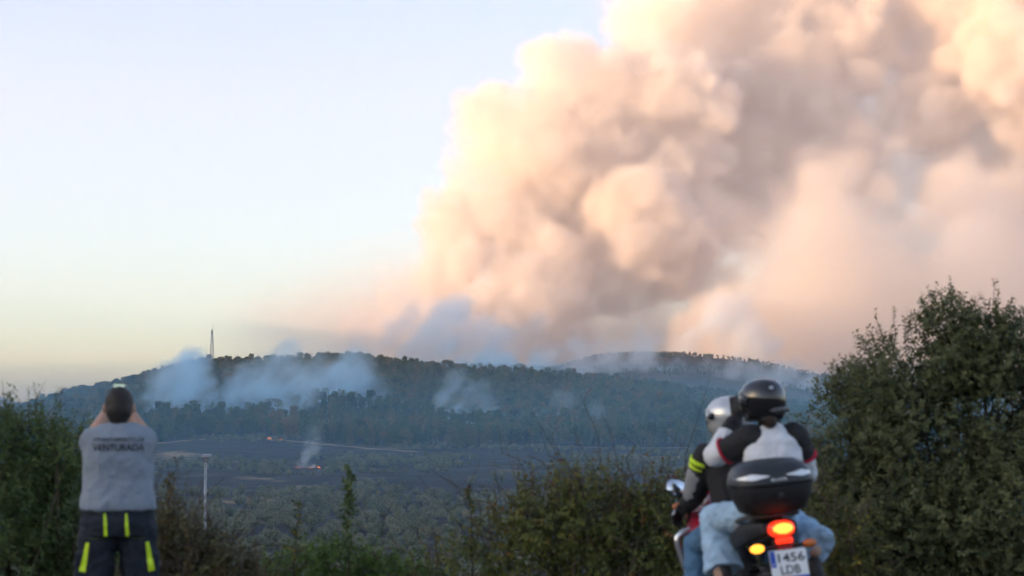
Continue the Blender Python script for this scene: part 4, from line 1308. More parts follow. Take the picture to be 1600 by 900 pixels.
def hand(bm, wrist, direc, nrm, size=1.0, curl=0.6, side=1, r=0.0088):
    """palm, four curled fingers and a thumb; direc = along the palm, nrm = palm side"""
    d = Vector(direc).normalized(); n = Vector(nrm); n = (n - d * n.dot(d)).normalized(); s = d.cross(n) * side
    w = Vector(wrist); k = size
    for t in (-1, -0.33, 0.33, 1):
        seg_(bm, w + s * t * 0.018 * k, w + d * 0.085 * k + s * t * 0.031 * k, 0.016 * k, 0.0125 * k, 10)
    lens = [0.072, 0.082, 0.076, 0.060]
    for i, t in enumerate((-1, -0.33, 0.33, 1)):
        p = w + d * 0.088 * k + s * t * 0.031 * k
        a = 0.2
        for j, f in enumerate((0.45, 0.32, 0.25)):
            a += curl * (0.9 if j else 0.6)
            q = p + (d * math.cos(a) + n * math.sin(a)) * lens[i] * f * k
            seg_(bm, p, q, (r - j * 0.0006) * k, (r - (j + 1) * 0.0007) * k, 8); p = q
    p = w + d * 0.03 * k - s * 0.026 * k
    q = p + (d * 0.5 - s * 0.6 + n * 0.45).normalized() * 0.038 * k
    q2 = q + (d * 0.75 - s * 0.1 + n * 0.6).normalized() * 0.032 * k
    q3 = q2 + (d * 0.7 + s * 0.25 + n * 0.6).normalized() * 0.024 * k
    seg_(bm, p, q, 0.014 * k, 0.011 * k, 8); seg_(bm, q, q2, 0.0105 * k, 0.0095 * k, 8); seg_(bm, q2, q3, 0.0095 * k, 0.008 * k, 8)

def shoe(bm, heel, toe, up=(0, 0, 1), w=0.048):
    h, t = Vector(heel), Vector(toe); d = (t - h).normalized(); u = Vector(up); s = d.cross(u).normalized(); u = s.cross(d)
    L_ = (t - h).length
    R_ = []
    for f, ww, hh in ((0.0, .62, .75), (0.06, .82, 1.0), (0.25, .85, 1.15), (0.5, .95, .85), (0.75, 1.08, .62), (0.93, .85, .48), (1.0, .4, .3)):
        c = h + d * L_ * f + u * (0.045 * hh)
        R_.append((c, s * w * ww, u * 0.045 * hh))
    loft(bm, R_, 14, power=2.6)

def shrink(o, target, off=0.003):
    md = o.modifiers.new('lie_on', 'SHRINKWRAP'); md.target = target; md.wrap_method = 'PROJECT'; md.wrap_mode = 'ABOVE_SURFACE'; md.offset = off
    md.use_project_y = True; md.use_negative_direction = False; md.use_positive_direction = True; md.cull_face = 'BACK'
    return o

def strip(name, pts, width, m, parent, n=14, nw=4, normal=(0, -1, 0)):
    """a thin strip along points, facing normal, fine enough to be laid on cloth"""
    P = np.array(pts, float)
    l = np.concatenate([[0], np.cumsum(np.linalg.norm(np.diff(P, axis=0), axis=1))])
    s = np.linspace(0, l[-1], n)
    X = np.stack([np.interp(s, l, P[:, k]) for k in range(3)], -1)
    T = np.gradient(X, axis=0); S = np.cross(T, np.array(normal, float)); S /= np.linalg.norm(S, axis=1, keepdims=True)
    ww = np.interp(np.linspace(0, 1, n), np.linspace(0, 1, len(np.atleast_1d(width))), np.atleast_1d(width))
    V = np.concatenate([(X + S * (ww * c)[:, None])[:, None, :] for c in np.linspace(-.5, .5, nw)], 1).reshape(-1, 3)
    i = np.arange(n - 1)[:, None] * nw; j = np.arange(nw - 1)[None, :]
    F = np.stack([i + j, i + j + 1, i + nw + j + 1, i + nw + j], -1).reshape(-1, 4)
    return link(name, np_mesh(name, V, F), m, parent)

def standing_man():
    D = 12.44
    x0 = ray(186, 640).x * D
    yaw = math.atan2(-x0, D)
    e = empty('person', (x0, D, hz(x0, D) + 0.02), yaw)
    # ---- body
    bm = bmesh.new()
    sx = (1, 0, 0); sy = (0, 1, 0)
    def tors(rows):
        return [(Vector((0, yc, z)), (w, 0, 0), (0, dpt, 0)) for z, w, dpt, yc in rows]
    loft(bm, tors([(0.86, .16, .11, 0), (0.95, .19, .125, 0), (1.1, .185, .125, .02), (1.3, .19, .12, .01), (1.42, .17, .10, .0), (1.47, .09, .07, .0)]), 20)
    seg_(bm, (0, 0.0, 1.42), (0, 0.03, 1.535), .066, .058)
    ball(bm, (0, 0.035, 1.608), (.078, .098, .105)); ball(bm, (0, .085, 1.538), (.052, .06, .055))     # skull and jaw
    seg_(bm, (0, .135, 1.598), (0, .15, 1.573), .011, .016, 8)                                         # nose
    for s in (-1, 1):
        ball(bm, (s * .090, .03, 1.588), (.014, .022, .034), 8)                                       # ears
        # arms lifted, both hands hold the phone above the eyes
        chain(bm, [(s * .14, .0, 1.385), (s * .160, .26, 1.30)], [.062, .046])
        chain(bm, [(s * .160, .26, 1.30), (s * .150, .29, 1.43), (s * .070, .36, 1.57)], [.054, .050, .032])
        hand(bm, (s * .068, .365, 1.575), (-s * .35, .08, 1), (-s * 1, .1, -.1), 0.95, 0.45, -s)
        chain(bm, [(s * .11, 0, .9), (s * .13, .02, .5), (s * .135, .0, .1)], [.095, .06, .045])
    body = bm_obj('body', bm, skin, e)
    soft(body, 0.0065, 3)
    # ---- hair
    bm = bmesh.new()
    ball(bm, (0, .02, 1.622), (.090, .105, .105)); ball(bm, (0, -.015, 1.575), (.082, .080, .085)); ball(bm, (0, -.03, 1.525), (.06, .05, .05))
    h = bm_obj('hair', bm, hair_dark, e); soft(h, .007, 3, .5, .008, .02)
    eye = mat('eye_white', (0.7, 0.7, 0.68), 0.2)
    for s in (-1, 1):
        bm = bmesh.new(); ball(bm, (s * .03, .122, 1.611), .012, 10); bm_obj('eye', bm, eye, e)
    # ---- t-shirt
    shirt_m = mat('grey_cotton', (0.255, 0.30, 0.355), 0.9, var=0.10, vscale=9.0, bump=0.25, bscale=90.0, spec=0.15)
    bm = bmesh.new()
    loft(bm, tors([(0.955, .235, .165, -.005), (1.02, .232, .165, 0), (1.15, .214, .162, .015), (1.28, .218, .158, .01), (1.38, .222, .145, .0), (1.45, .19, .115, .0), (1.495, .105, .085, .005)]), 24, power=2.5)
    for s in (-1, 1):
        chain(bm, [(s * .138, -.01, 1.385), (s * .158, .06, 1.375), (s * .165, .13, 1.365)], [.092, .084, .076])
    sh = bm_obj('t_shirt', bm, shirt_m, e); soft(sh, .009, 5, .5, .030, .085)
    # ---- printed lettering
    ink = mat('shirt_print', (0.05, 0.055, 0.065), 0.9)
    for body_, z, hgt in (('AYUNTAMIENTO DE', 1.395, .030), ('VENTURADA', 1.347, .062)):
        t = text_mesh('lettering', body_, hgt, ink, sh, upright((0, -.20, z)), .305, 0.0, 0.0004)
        shrink(t, sh, .008)
    # ---- trousers
    tr = mat('navy_workwear', (0.016, 0.022, 0.034), 0.85, var=0.25, vscale=7.0, bump=0.3, bscale=60.0)
    neon = mat('neon_yellow_strip', (0.62, 0.86, 0.02), 0.5, sheen=0.2)
    bm = bmesh.new()
    loft(bm, tors([(0.80, .215, .155, -.01), (0.88, .232, .165, -.01), (0.95, .222, .155, 0), (1.02, .212, .145, 0)]), 22, power=2.4)
    for s in (-1, 1):
        chain(bm, [(s * .115, -.005, .84), (s * .135, .01, .55), (s * .140, .02, .46), (s * .145, -.01, .12)], [.125, .112, .102, .088])
        bx_ = bmesh.new()
        box(bm, (s * .232, .0, .60), (.05, .17, .2))                                                  # cargo pockets
    trs = bm_obj('trousers', bm, tr, e); soft(trs, .009, 6, .5, .036, .075)
    for s, top, bot in ((-1, (-.078, .945), (-.070, .805)), (1, (.050, .940), (.058, .805))):
        o = strip('pocket_strip', [(top[0], -.25, top[1]), (bot[0], -.25, bot[1])], [.012, .022, .020], neon, trs); shrink(o, trs, .004)
    for s in (-1, 1):
        o = strip('leg_strip', [(s * .178, -.22, .765), (s * .210, -.22, .585)], [.020, .032, .042], neon, trs, 18); shrink(o, trs, .004)
        o = strip('pocket_seam', [(s * .165, -.25, .79), (s * .03, -.25, .795)], [.006, .006], mat('seam_olive', (.09, .11, .03), .8), trs); shrink(o, trs, .003)
    for s in (-1, 1):
        bm = bmesh.new(); shoe(bm, (s * .145, -.09, .0), (s * .165, .2, .0)); chain(bm, [(s * .145, -.03, .06), (s * .145, -.03, .14)], [.052, .05])
        o = bm_obj('boot', bm, shoe_dark, e); soft(o, .008, 2)
    tag(e, 'person seen from behind in grey lettered t-shirt and navy work trousers filming with raised arms', 'person')
    # ---- phone
    ph = empty('phone', e.location + Matrix.Rotation(yaw, 3, 'Z') @ Vector((0, .385, 1.668)), yaw)
    case = mat('phone_case', (0.02, 0.02, 0.022), 0.4); scr = mat('phone_screen', (0.02, 0.02, 0.02), 0.1, emit=(0.55, 0.72, 0.62), estr=0.13)
    rbox('case', (0, 0, 0.0), (.078, .010, .16), case, ph, .004)
    rbox('screen', (0, -.0058, 0.0), (.071, .0016, .150), scr, ph, .0006)
    tag(ph, 'smartphone with a lit pale screen held up above the dark haired head', 'phone')
standing_man()

# ------------------------------------------------------------------ motorcycle with two riders
def motorcycle_and_riders():
    D = 12.05
    yaw, lean = R(8.0), R(-6.0)
    gx = ray(1216, 640).x * D
    M0 = Matrix.Translation((gx, D, 0.02)) @ Matrix.Rotation(yaw, 4, 'Z') @ Matrix.Rotation(lean, 4, 'Y')
    def root(name):
        o = empty(name); o.matrix_world = M0; return o
    black = mat('black_plastic', (0.018, 0.018, 0.020), 0.45, var=0.2, vscale=15.0)
    satin = mat('dark_grey_plastic', (0.016, 0.017, 0.019), 0.5, var=0.15, vscale=10.0)
    rubber = mat('tyre_rubber', (0.02, 0.02, 0.02), 0.85, bump=0.3, bscale=80.0)
    red = mat('red_paint', (0.45, 0.012, 0.05), 0.3, coat=0.6)
    alu = mat('aluminium', (0.62, 0.63, 0.64), 0.3, 0.9)
    iron = mat('engine_metal', (0.10, 0.10, 0.105), 0.5, 0.6, var=0.2, vscale=18.0)
    glass = mat('mirror_glass', (0.85, 0.88, 0.92), 0.03, 1.0)
    clear = mat('silver_reflector', (0.80, 0.83, 0.86), 0.25, 0.1, spec=0.6)
    tail = mat('tail_lamp_lit', (0.5, 0.02, 0.01), 0.2, emit=(1.0, 0.035, 0.01), estr=0.26)
    core = mat('tail_lamp_bulbs', (0.5, 0.1, 0.02), 0.2, emit=(1.0, 0.27, 0.035), estr=0.62)
    redlens = mat('red_reflector', (0.30, 0.01, 0.012), 0.2, spec=0.6)
    amber = mat('indicator_lit', (0.6, 0.2, 0.02), 0.2, emit=(1.0, 0.33, 0.03), estr=0.55)
    amber_off = mat('indicator_off', (0.55, 0.16, 0.03), 0.25, spec=0.6)
    b = root('motorcycle')
    # wheels
    for y0, w in ((0.0, .075), (1.41, .058)):
        bm = bmesh.new()
        n = 48; prof = [(-w, .215), (-w * 1.05, .25), (-w * .8, .29), (-w * .3, .312), (w * .3, .312), (w * .8, .29), (w * 1.05, .25), (w, .215)]
        loops = []
        for k in range(n):
            a = 2 * math.pi * k / n
            loops.append([bm.verts.new((x, y0 + math.cos(a) * r, .312 + math.sin(a) * r)) for x, r in prof])
        for k in range(n):
            A, B = loops[k], loops[(k + 1) % n]
            for i in range(len(prof)):
                bm.faces.new((A[i], B[i], B[(i + 1) % len(prof)], A[(i + 1) % len(prof)]))
        wh = bm_obj('wheel', bm, rubber, b)
        bm = bmesh.new()
        for k in range(n):
            a, a2 = 2 * math.pi * k / n, 2 * math.pi * (k + 1) / n
            def P(x, r, t): return bm.verts.new((x, y0 + math.cos(t) * r, .312 + math.sin(t) * r))
            for xa, ra, xb, rb in ((-w * .95, .222, -w * .6, .195), (-w * .6, .195, w * .6, .195), (w * .6, .195, w * .95, .222)):
                bm.faces.new((P(xa, ra, a), P(xa, ra, a2), P(xb, rb, a2), P(xb, rb, a)))
        for k in range(6):
            a = k * math.pi / 3
            seg_(bm, (0, y0 + math.cos(a) * .04, .312 + math.sin(a) * .04), (0, y0 + math.cos(a) * .2, .312 + math.sin(a) * .2), .018, .012, 8)
        seg_(bm, (-.08, y0, .312), (.08, y0, .312), .04, .04, 12)
        bm_obj('rim', bm, satin, wh)
        bm = bmesh.new(); seg_(bm, (.07, y0, .312), (.073, y0, .312), .12, .12, 24); 
        loft(bm, [((.078, y0, .312), (0, .125, 0), (0, 0, .125)), ((.083, y0, .312), (0, .125, 0), (0, 0, .125))], 28)
        bm_obj('brake_disc', bm, alu, wh)
    # chassis
    for s in (-1, 1):
        tube('swingarm', [(s * .10, .0, .312), (s * .11, .25, .35), (s * .07, .52, .40)], [.028, .032, .035], black, b)
        tube('fork_leg', [(s * .10, 1.41, .312), (s * .10, 1.27, .64), (s * .10, 1.13, .98)], [.029, .027, .021], alu, b, 14)
        tube('engine_guard', [(s * .14, 1.0, .86), (s * .335, 1.0, .80), (s * .285, 1.0, .56), (s * .14, .95, .44)], .021, alu, b)
    bm = bmesh.new()
    loft(bm, [((0, .48, .36), (.11, 0, 0), (0, .03, .08)), ((0, .60, .42), (.15, 0, 0), (0, .06, .16)), ((0, .82, .50), (.16, 0, 0), (0, .04, .20)), ((0, 1.0, .50), (.13, 0, 0), (0, .02, .14))], 16, power=3)
    for s in (-1, 1): seg_(bm, (s * .13, .66, .42), (s * .19, .66, .42), .085, .075, 16)
    for k in range(5): box(bm, (0, .90, .52 + k * .035), (.25, .17, .012))
    bm_obj('engine', bm, iron, b)
    bm = bmesh.new(); box(bm, (0, 1.06, .60), (.26, .05, .30)); bmesh.ops.bevel(bm, geom=bm.edges[:], offset=.012, segments=2, affect='EDGES'); bm_obj('radiator', bm, black, b)
    tube('frame', [(0, 1.08, 1.0), (-.12, .85, .84), (-.13, .5, .72), (-.10, .1, .80), (-.06, -.3, .88)], .020, black, b)
    tube('frame', [(0, 1.08, 1.0), (.12, .85, .84), (.13, .5, .72), (.10, .1, .80), (.06, -.3, .88)], .020, black, b)
    # tank and panels
    bm = bmesh.new()
    loft(bm, [((0, .46, .86), (.09, 0, 0), (0, .02, .07)), ((0, .56, .91), (.155, 0, 0), (0, .03, .12)), ((0, .74, .94), (.185, 0, 0), (0, .02, .145)), ((0, .92, .95), (.165, 0, 0), (0, -.01, .13)), ((0, 1.02, .94), (.09, 0, 0), (0, -.03, .08))], 22, power=2.5)
    tank = bm_obj('fuel_tank', bm, red, b); soft(tank, .01, 4)
    bm = bmesh.new(); seg_(bm, (0, .78, 1.075), (0, .78, 1.09), .05, .045, 20); bm_obj('fuel_cap', bm, alu, tank)
    for s in (-1, 1):
        bm = bmesh.new()
        loft(bm, [((s * .17, .80, .92), (.02, 0, 0), (0, .06, .06)), ((s * .215, .98, .86), (.022, 0, 0), (0, .05, .14)), ((s * .20, 1.14, .80), (.018, 0, 0), (0, .03, .12)), ((s * .17, 1.24, .76), (.01, 0, 0), (0, .01, .05))], 12, power=3)
        o = bm_obj('side_fairing', bm, red, b); soft(o, .008, 3)
        bm = bmesh.new()
        loft(bm, [((s * .09, .42, .78), (.03, 0, 0), (0, .02, .06)), ((s * .13, .20, .82), (.035, 0, 0), (0, .02, .07)), ((s * .115, -.10, .87), (.035, 0, 0), (0, .01, .06)), ((s * .08, -.34, .90), (.03, 0, 0), (0, .01, .035))], 12, power=3)
        o = bm_obj('tail_fairing', bm, satin, b); soft(o, .008, 3)
        tube('grab_rail', [(s * .10, .16, .91), (s * .17, .02, .93), (s * .165, -.20, .965), (s * .08, -.34, .975)], .013, iron, b)
        tube('pillion_peg', [(s * .12, .22, .62), (s * .18, .22, .50), (s * .29, .22, .485)], [.012, .014, .016], iron, b)
        tube('rider_peg', [(s * .14, .50, .38), (s * .30, .50, .36)], [.012, .014], iron, b)
    bm = bmesh.new()
    loft(bm, [((0, .66, .855), (.07, 0, 0), (0, 0, .03)), ((0, .52, .83), (.12, 0, 0), (0, 0, .045)), ((0, .34, .83), (.14, 0, 0), (0, 0, .05)), ((0, .20, .87), (.13, 0, 0), (0, 0, .055)), ((0, .06, .91), (.13, 0, 0), (0, 0, .05)), ((0, -.12, .925), (.09, 0, 0), (0, 0, .035))], 18, power=2.8)
    o = bm_obj('seat', bm, mat('seat_vinyl', (.02, .02, .021), .6, bump=.2, bscale=90), b); soft(o, .009, 3)
    # tail: under tray, light, plate hanger, plate
    bm = bmesh.new()
    loft(bm, [((0, .1, .80), (.09, 0, 0), (0, 0, .06)), ((0, -.15, .85), (.10, 0, 0), (0, 0, .07)), ((0, -.33, .885), (.085, 0, 0), (0, 0, .055)), ((0, -.40, .90), (.06, 0, 0), (0, 0, .03))], 14, power=3)
    bm_obj('tail_tray', bm, black, b)
    bm = bmesh.new()
    loft(bm, [((0, -.33, .89), (.075, 0, 0), (0, 0, .048)), ((0, -.385, .893), (.078, 0, 0), (0, 0, .050)), ((0, -.415, .892), (.070, 0, 0), (0, 0, .043)), ((0, -.43, .89), (.04, 0, 0), (0, 0, .024))], 18, power=2.4)
    tl = bm_obj('tail_light', bm, tail, b)
    bm = bmesh.new(); loft(bm, [((0, -.421, .895), (.060, 0, 0), (0, 0, .034)), ((0, -.436, .894), (.045, 0, 0), (0, 0, .024))], 16); bm_obj('bulbs', bm, core, tl)
    rbox('lower_lens', (0, -.412, .826), (.10, .03, .035), tail, tl, .01)
    bm = bmesh.new()
    loft(bm, [((0, -.30, .84), (.06, 0, 0), (0, .03, .02)), ((0, -.40, .77), (.055, 0, 0), (0, .02, .02)), ((0, -.445, .68), (.07, 0, 0), (0, .012, .02)), ((0, -.47, .60), (.06, 0, 0), (0, .01, .01))], 12, power=3)
    bm_obj('plate_hanger', bm, black, b)
    rbox('rear_reflector', (0, -.43, .782), (.085, .014, .024), redlens, b, .004)
    TZ = Matrix.Translation((0, -.462, .697)) @ Matrix.Rotation(R(-12), 4, 'X')
    def onplate(x, z, y=-.004): return TZ @ Matrix.Translation((x, y, z)) @ Matrix.Rotation(math.pi / 2, 4, 'X')
    white = mat('plate_white', (0.80, 0.82, 0.83), 0.4); blue = mat('plate_blue', (0.02, 0.08, 0.45), 0.4); ink = mat('plate_black', (0.02, 0.02, 0.02), 0.5); prd = mat('plate_red', (0.5, 0.03, 0.04), 0.4)
    def rect(w, h): return [(-w / 2, -h / 2), (w / 2, -h / 2), (w / 2, h / 2), (-w / 2, h / 2)]
    pl = plate_shape('licence_plate', rect(.220, .160), .004, white, b, onplate(0, 0, 0.0), .001)
    plate_shape('blue_band', rect(.030, .092), .001, blue, pl, onplate(-.091, .030, -.0045))
    text_mesh('country_letter', 'E', .022, white, pl, onplate(-.091, .000, -.0062))
    text_mesh('plate_number', '1456', .072, ink, pl, onplate(.018, .034, -.0052), .158, .0004, .001)
    text_mesh('plate_number', 'LDB', .072, ink, pl, onplate(.004, -.036, -.0052), .118, .0004, .001)
    plate_shape('sticker_red', rect(.10, .018), .001, prd, pl, onplate(-.045, -.083, -.0045)); plate_shape('sticker_blue', rect(.10, .018), .001, blue, pl, onplate(.058, -.083, -.0045))
    for s, mm in ((-1, amber), (1, amber_off)):
        ind = tube('indicator', [(s * .05, -.37, .785), (s * .12, -.38, .79)], [.011, .013], black, b)
        bm = bmesh.new(); ball(bm, (s * .158, -.385, .792), (.044, .022, .026), 14); bm_obj('lens', bm, mm, ind)
        ind = tube('indicator', [(s * .16, 1.08, .98), (s * .24, 1.07, .985)], [.011, .013], black, b)
        bm = bmesh.new(); ball(bm, (s * .275, 1.07, .985), (.042, .022, .024), 14); bm_obj('lens', bm, amber_off, ind)
    bm = bmesh.new()
    loft(bm, [((.15, .45, .36), (.045, 0, 0), (0, 0, .045)), ((.19, .2, .42), (.06, 0, 0), (0, 0, .065)), ((.20, -.12, .50), (.06, 0, 0), (0, 0, .07)), ((.20, -.22, .525), (.04, 0, 0), (0, 0, .045))], 16)
    bm_obj('exhaust', bm, iron, b)
    bm = bmesh.new()
    for k in range(13):
        a = R(20 + k * 12)
        box(bm, (0, math.cos(a) * .345, .312 + math.sin(a) * .345), (.16, .08, .006), Matrix.Rotation(a - math.pi / 2, 3, 'X'))
    o = bm_obj('rear_mudguard', bm, black, b)
    bm = bmesh.new()
    for k in range(13):
        a = R(40 + k * 10)
        box(bm, (0, 1.41 + math.cos(a) * .34, .312 + math.sin(a) * .34), (.13, .075, .006), Matrix.Rotation(a - math.pi / 2, 3, 'X'))
    bm_obj('front_mudguard', bm, black, b)
    # front end
    tube('handlebar', [(-.37, .90, 1.0), (-.26, .98, 1.06), (-.08, 1.08, 1.08), (.08, 1.08, 1.08), (.26, .98, 1.06), (.37, .90, 1.0)], .013, black, b)
    for s in (-1, 1):
        bm = bmesh.new(); seg_(bm, (s * .29, .955, 1.04), (s * .39, .885, .985), .019, .019, 12); bm_obj('grip', bm, rubber, b)
        tube('lever', [(s * .24, 1.04, 1.05), (s * .34, 1.0, .99), (s * .40, .95, .95)], .007, alu, b, 8)
        mr_ = tube('mirror', [(s * .20, 1.0, 1.06), (s * .245, .96, 1.12), (s * .33, .93, 1.12)], .007, black, b, 8)
        bm = bmesh.new(); c = Vector((s * .36, .925, 1.115))
        u = Vector((.074, 0, .026 * s)); v = Vector((-.014 * s, .015, .050))
        loft(bm, [(c + Vector((0, .03, 0)), u * .6, v * .6), (c + Vector((0, .012, 0)), u * 1.05, v * 1.05), (c, u * 1.1, v * 1.1), (c + Vector((0, -.004, 0)), u * 1.06, v * 1.06)], 20, power=2.6)
        bm_obj('mirror_shell', bm, black, mr_)
        bm = bmesh.new(); loft(bm, [(c + Vector((0, -.0045, 0)), u, v), (c + Vector((0, -.007, 0.0)), u * .98, v * .98)], 20, power=2.6)
        bm_obj('mirror_glass', bm, glass, mr_)
    bm = bmesh.new()
    loft(bm, [((0, 1.10, 1.02), (.13, 0, 0), (0, -.03, .11)), ((0, 1.22, 1.0), (.16, 0, 0), (0, -.03, .15)), ((0, 1.32, .95), (.13, 0, 0), (0, -.02, .11)), ((0, 1.38, .91), (.07, 0, 0), (0, -.01, .06))], 18, power=2.6)
    nf = bm_obj('nose_fairing', bm, red, b); soft(nf, .01, 3)
    bm = bmesh.new(); loft(bm, [((0, 1.36, .92), (.09, 0, 0), (0, 0, .05)), ((0, 1.40, .91), (.08, 0, 0), (0, 0, .045))], 16); bm_obj('headlight', bm, clear, nf)
    sc = mat('windscreen', (0.12, 0.13, 0.14), 0.1, spec=0.6)
    bm = bmesh.new(); loft(bm, [((0, 1.24, 1.12), (.15, 0, 0), (0, .006, .004)), ((0, 1.14, 1.30), (.11, 0, 0), (0, .006, .004)), ((0, 1.11, 1.35), (.06, 0, 0), (0, .004, .003))], 16); bm_obj('windscreen', bm, sc, b)
    rbox('dashboard', (0, 1.10, 1.13), (.19, .05, .10), black, b, .012, Matrix.Rotation(R(-35), 3, 'X'))
    # the bars are turned a little to the left
    ST = Matrix.Translation((0, 1.12, 0)) @ Matrix.Rotation(R(11), 4, 'Z') @ Matrix.Translation((0, -1.12, 0))
    for o in list(b.children):
        if o.name.split('.')[0] in ('fork_leg', 'handlebar', 'grip', 'lever', 'mirror', 'front_mudguard') or (o.name.startswith('wheel') and o.data.vertices[0].co.y > .9):
            for c in [o] + list(o.children):
                c.data.transform(ST)
    # ---- top box
    bx = mat('top_box_shell', (0.030, 0.034, 0.040), 0.42, var=0.15, vscale=12.0)
    bx2 = mat('top_box_base', (0.016, 0.016, 0.018), 0.6)
    Y0 = -.235
    def ring(z, w, d, yc=0): return ((0.0, Y0 + yc, z), (w, 0, 0), (0, d, 0))
    bm = bmesh.new()
    loft(bm, [ring(.985, .165, .15, .02), ring(1.00, .19, .175, .01), ring(1.08, .225, .20, 0), ring(1.135, .240, .212, 0), ring(1.142, .240, .212, 0)], 36, power=3.2)
    tb = bm_obj('top_box', bm, bx2, b)
    bm = bmesh.new()
    loft(bm, [ring(1.146, .246, .217, 0), ring(1.17, .245, .216, 0), ring(1.22, .232, .205, .005), ring(1.262, .205, .18, .012), ring(1.288, .155, .135, .02), ring(1.298, .07, .06, .02)], 36, power=3.0)
    lid = bm_obj('lid', bm, bx, tb)
    def refl(pts, mm, name):
        # outline on the rear of the lid: (x, z); depth found from the lid's own section
        from mathutils.bvhtree import BVHTree
        me = lid.data
        bv = BVHTree.FromPolygons([v.co for v in me.vertices], [p.vertices for p in me.polygons])
        bm = bmesh.new(); lo_, up_ = pts
        n = 14; A = []; B = []
        for k in range(n):
            t = k / (n - 1)
            x = np.interp(t, np.linspace(0, 1, len(lo_)), [p[0] for p in lo_])
            za = np.interp(t, np.linspace(0, 1, len(lo_)), [p[1] for p in lo_]); zb = np.interp(t, np.linspace(0, 1, len(up_)), [p[1] for p in up_])
            for z, out in ((za, A), (zb, B)):
                h = bv.ray_cast(Vector((x, -1.2, z)), Vector((0, 1, 0)))[0]
                y = h.y if h is not None else Y0
                out.append(bm.verts.new((x, y - .004, z)))
        for k in range(n - 1): bm.faces.new((A[k], A[k + 1], B[k + 1], B[k]))
        r = bmesh.ops.extrude_face_region(bm, geom=bm.faces[:])
        bmesh.ops.translate(bm, verts=[v for v in r['geom'] if isinstance(v, bmesh.types.BMVert)], vec=(0, .008, 0))
        return bm_obj(name, bm, mm, lid, False)
    for s in (-1, 1):
        refl(([(s * .232, 1.200), (s * .15, 1.188), (s * .050, 1.204)], [(s * .232, 1.206), (s * .13, 1.226), (s * .050, 1.208)]), clear, 'reflector')
    rbox('badge', (0, Y0 - .205, 1.178), (.12, .012, .034), bx2, lid, .004)
    text_mesh('badge_letters', 'SHAD', .034, clear, lid, Matrix.Translation((0, Y0 - .2125, 1.178)) @ Matrix.Rotation(math.pi / 2, 4, 'X'), .096, .0008, .0012)
    rbox('lock', (0, Y0 - .212, 1.09), (.035, .02, .03), bx, tb, .005)
    bm = bmesh.new(); box(bm, (0, Y0 + .02, .972), (.26, .28, .018)); bmesh.ops.bevel(bm, geom=bm.edges[:], offset=.006, segments=2, affect='EDGES'); bm_obj('luggage_rack', bm, iron, b)
    tag(b, 'red and black motorcycle with lit tail light, amber indicator and dark top box', 'motorcycle')

    # ================================================================ pillion
    jw = mat('jacket_white', (0.72, 0.74, 0.77), 0.8, var=0.12, vscale=10.0, bump=0.3, bscale=60.0)
    jb = mat('jacket_black', (0.020, 0.020, 0.022), 0.8, var=0.2, vscale=12.0, bump=0.3, bscale=60.0)
    jr = mat('jacket_red_piping', (0.45, 0.01, 0.04), 0.7)
    denim = mat('light_blue_denim', (0.38, 0.56, 0.74), 0.9, var=0.22, vscale=9.0, bump=0.35, bscale=120.0)
    denim2 = mat('blue_denim', (0.09, 0.20, 0.34), 0.9, var=0.25, vscale=9.0, bump=0.35, bscale=120.0)
    glove = mat('black_glove', (0.018, 0.017, 0.018), 0.75)
    p = root('person')
    bm = bmesh.new()
    loft(bm, [((.03, .03, .93), (.15, 0, 0), (0, .11, 0)), ((.06, .05, 1.1), (.13, 0, 0), (0, .10, 0)), ((.11, .08, 1.28), (.15, 0, 0), (0, .10, 0)), ((.13, .10, 1.40), (.13, 0, 0), (0, .08, 0)), ((.13, .10, 1.46), (.06, 0, 0), (0, .05, 0))], 18)
    seg_(bm, (.13, .10, 1.42), (.105, .12, 1.58), .055, .052); ball(bm, (.10, .13, 1.64), (.075, .09, .11))
    seg_(bm, (.10, .22, 1.63), (.10, .235, 1.61), .011, .015, 8)
    LS, LE, LH = V3(-.03, .11, 1.40), V3(-.20, .24, 1.325), V3(-.005, .36, 1.545)
    RS, RE, RH = V3(.30, .11, 1.38), V3(.36, .22, 1.16), V3(.20, .42, 1.08)
    chain(bm, [LS, LE, LH], [.05, .04, .028]); chain(bm, [RS, RE, RH], [.05, .04, .028])
    chain(bm, [(-.07, .06, .93), (-.215, .46, .93), (-.235, .26, .60)], [.085, .06, .045]); chain(bm, [(.13, .06, .93), (.28, .44, .93), (.31, .06, .70)], [.085, .06, .045])
    soft(bm_obj('body', bm, skin, p), .008, 3)
    bm = bmesh.new()
    loft(bm, [((.05, .04, .98), (.19, 0, 0), (0, .135, 0)), ((.07, .05, 1.10), (.18, 0, 0), (0, .135, 0)), ((.11, .07, 1.25), (.185, 0, 0), (0, .135, 0)), ((.13, .09, 1.38), (.17, 0, 0), (0, .115, 0)), ((.13, .10, 1.455), (.085, 0, 0), (0, .075, 0)), ((.13, .10, 1.49), (.07, 0, 0), (0, .065, 0))], 22, power=2.3)
    jk = bm_obj('jacket', bm, jw, p); soft(jk, .009, 4, .5, .034, .07)
    def sleeve(name, pts, radii, mm, par, wr=.012):
        bm = bmesh.new(); chain(bm, pts, radii); o = bm_obj(name, bm, mm, par); return soft(o, .008, 3, .5, wr * 1.8, .05)
    def lp(a, b_, t): return a + (b_ - a) * t
    def band(name, a, b_, t, r, w, mm, par):
        """a thin raised ring of cloth round a sleeve"""
        c = lp(a, b_, t); x, y, z = frame(b_ - a); bm = bmesh.new()
        loft(bm, [(c + z * w * k, x * r * q, y * r * q) for k, q in ((-.5, .93), (-.35, 1.0), (.35, 1.0), (.5, .93))], 26)
        return bm_obj(name, bm, mm, par)
    sleeve('black_sleeve', [LS + V3(.035, -.005, .01), lp(LS, LE, .62)], [.092, .078], jb, jk)
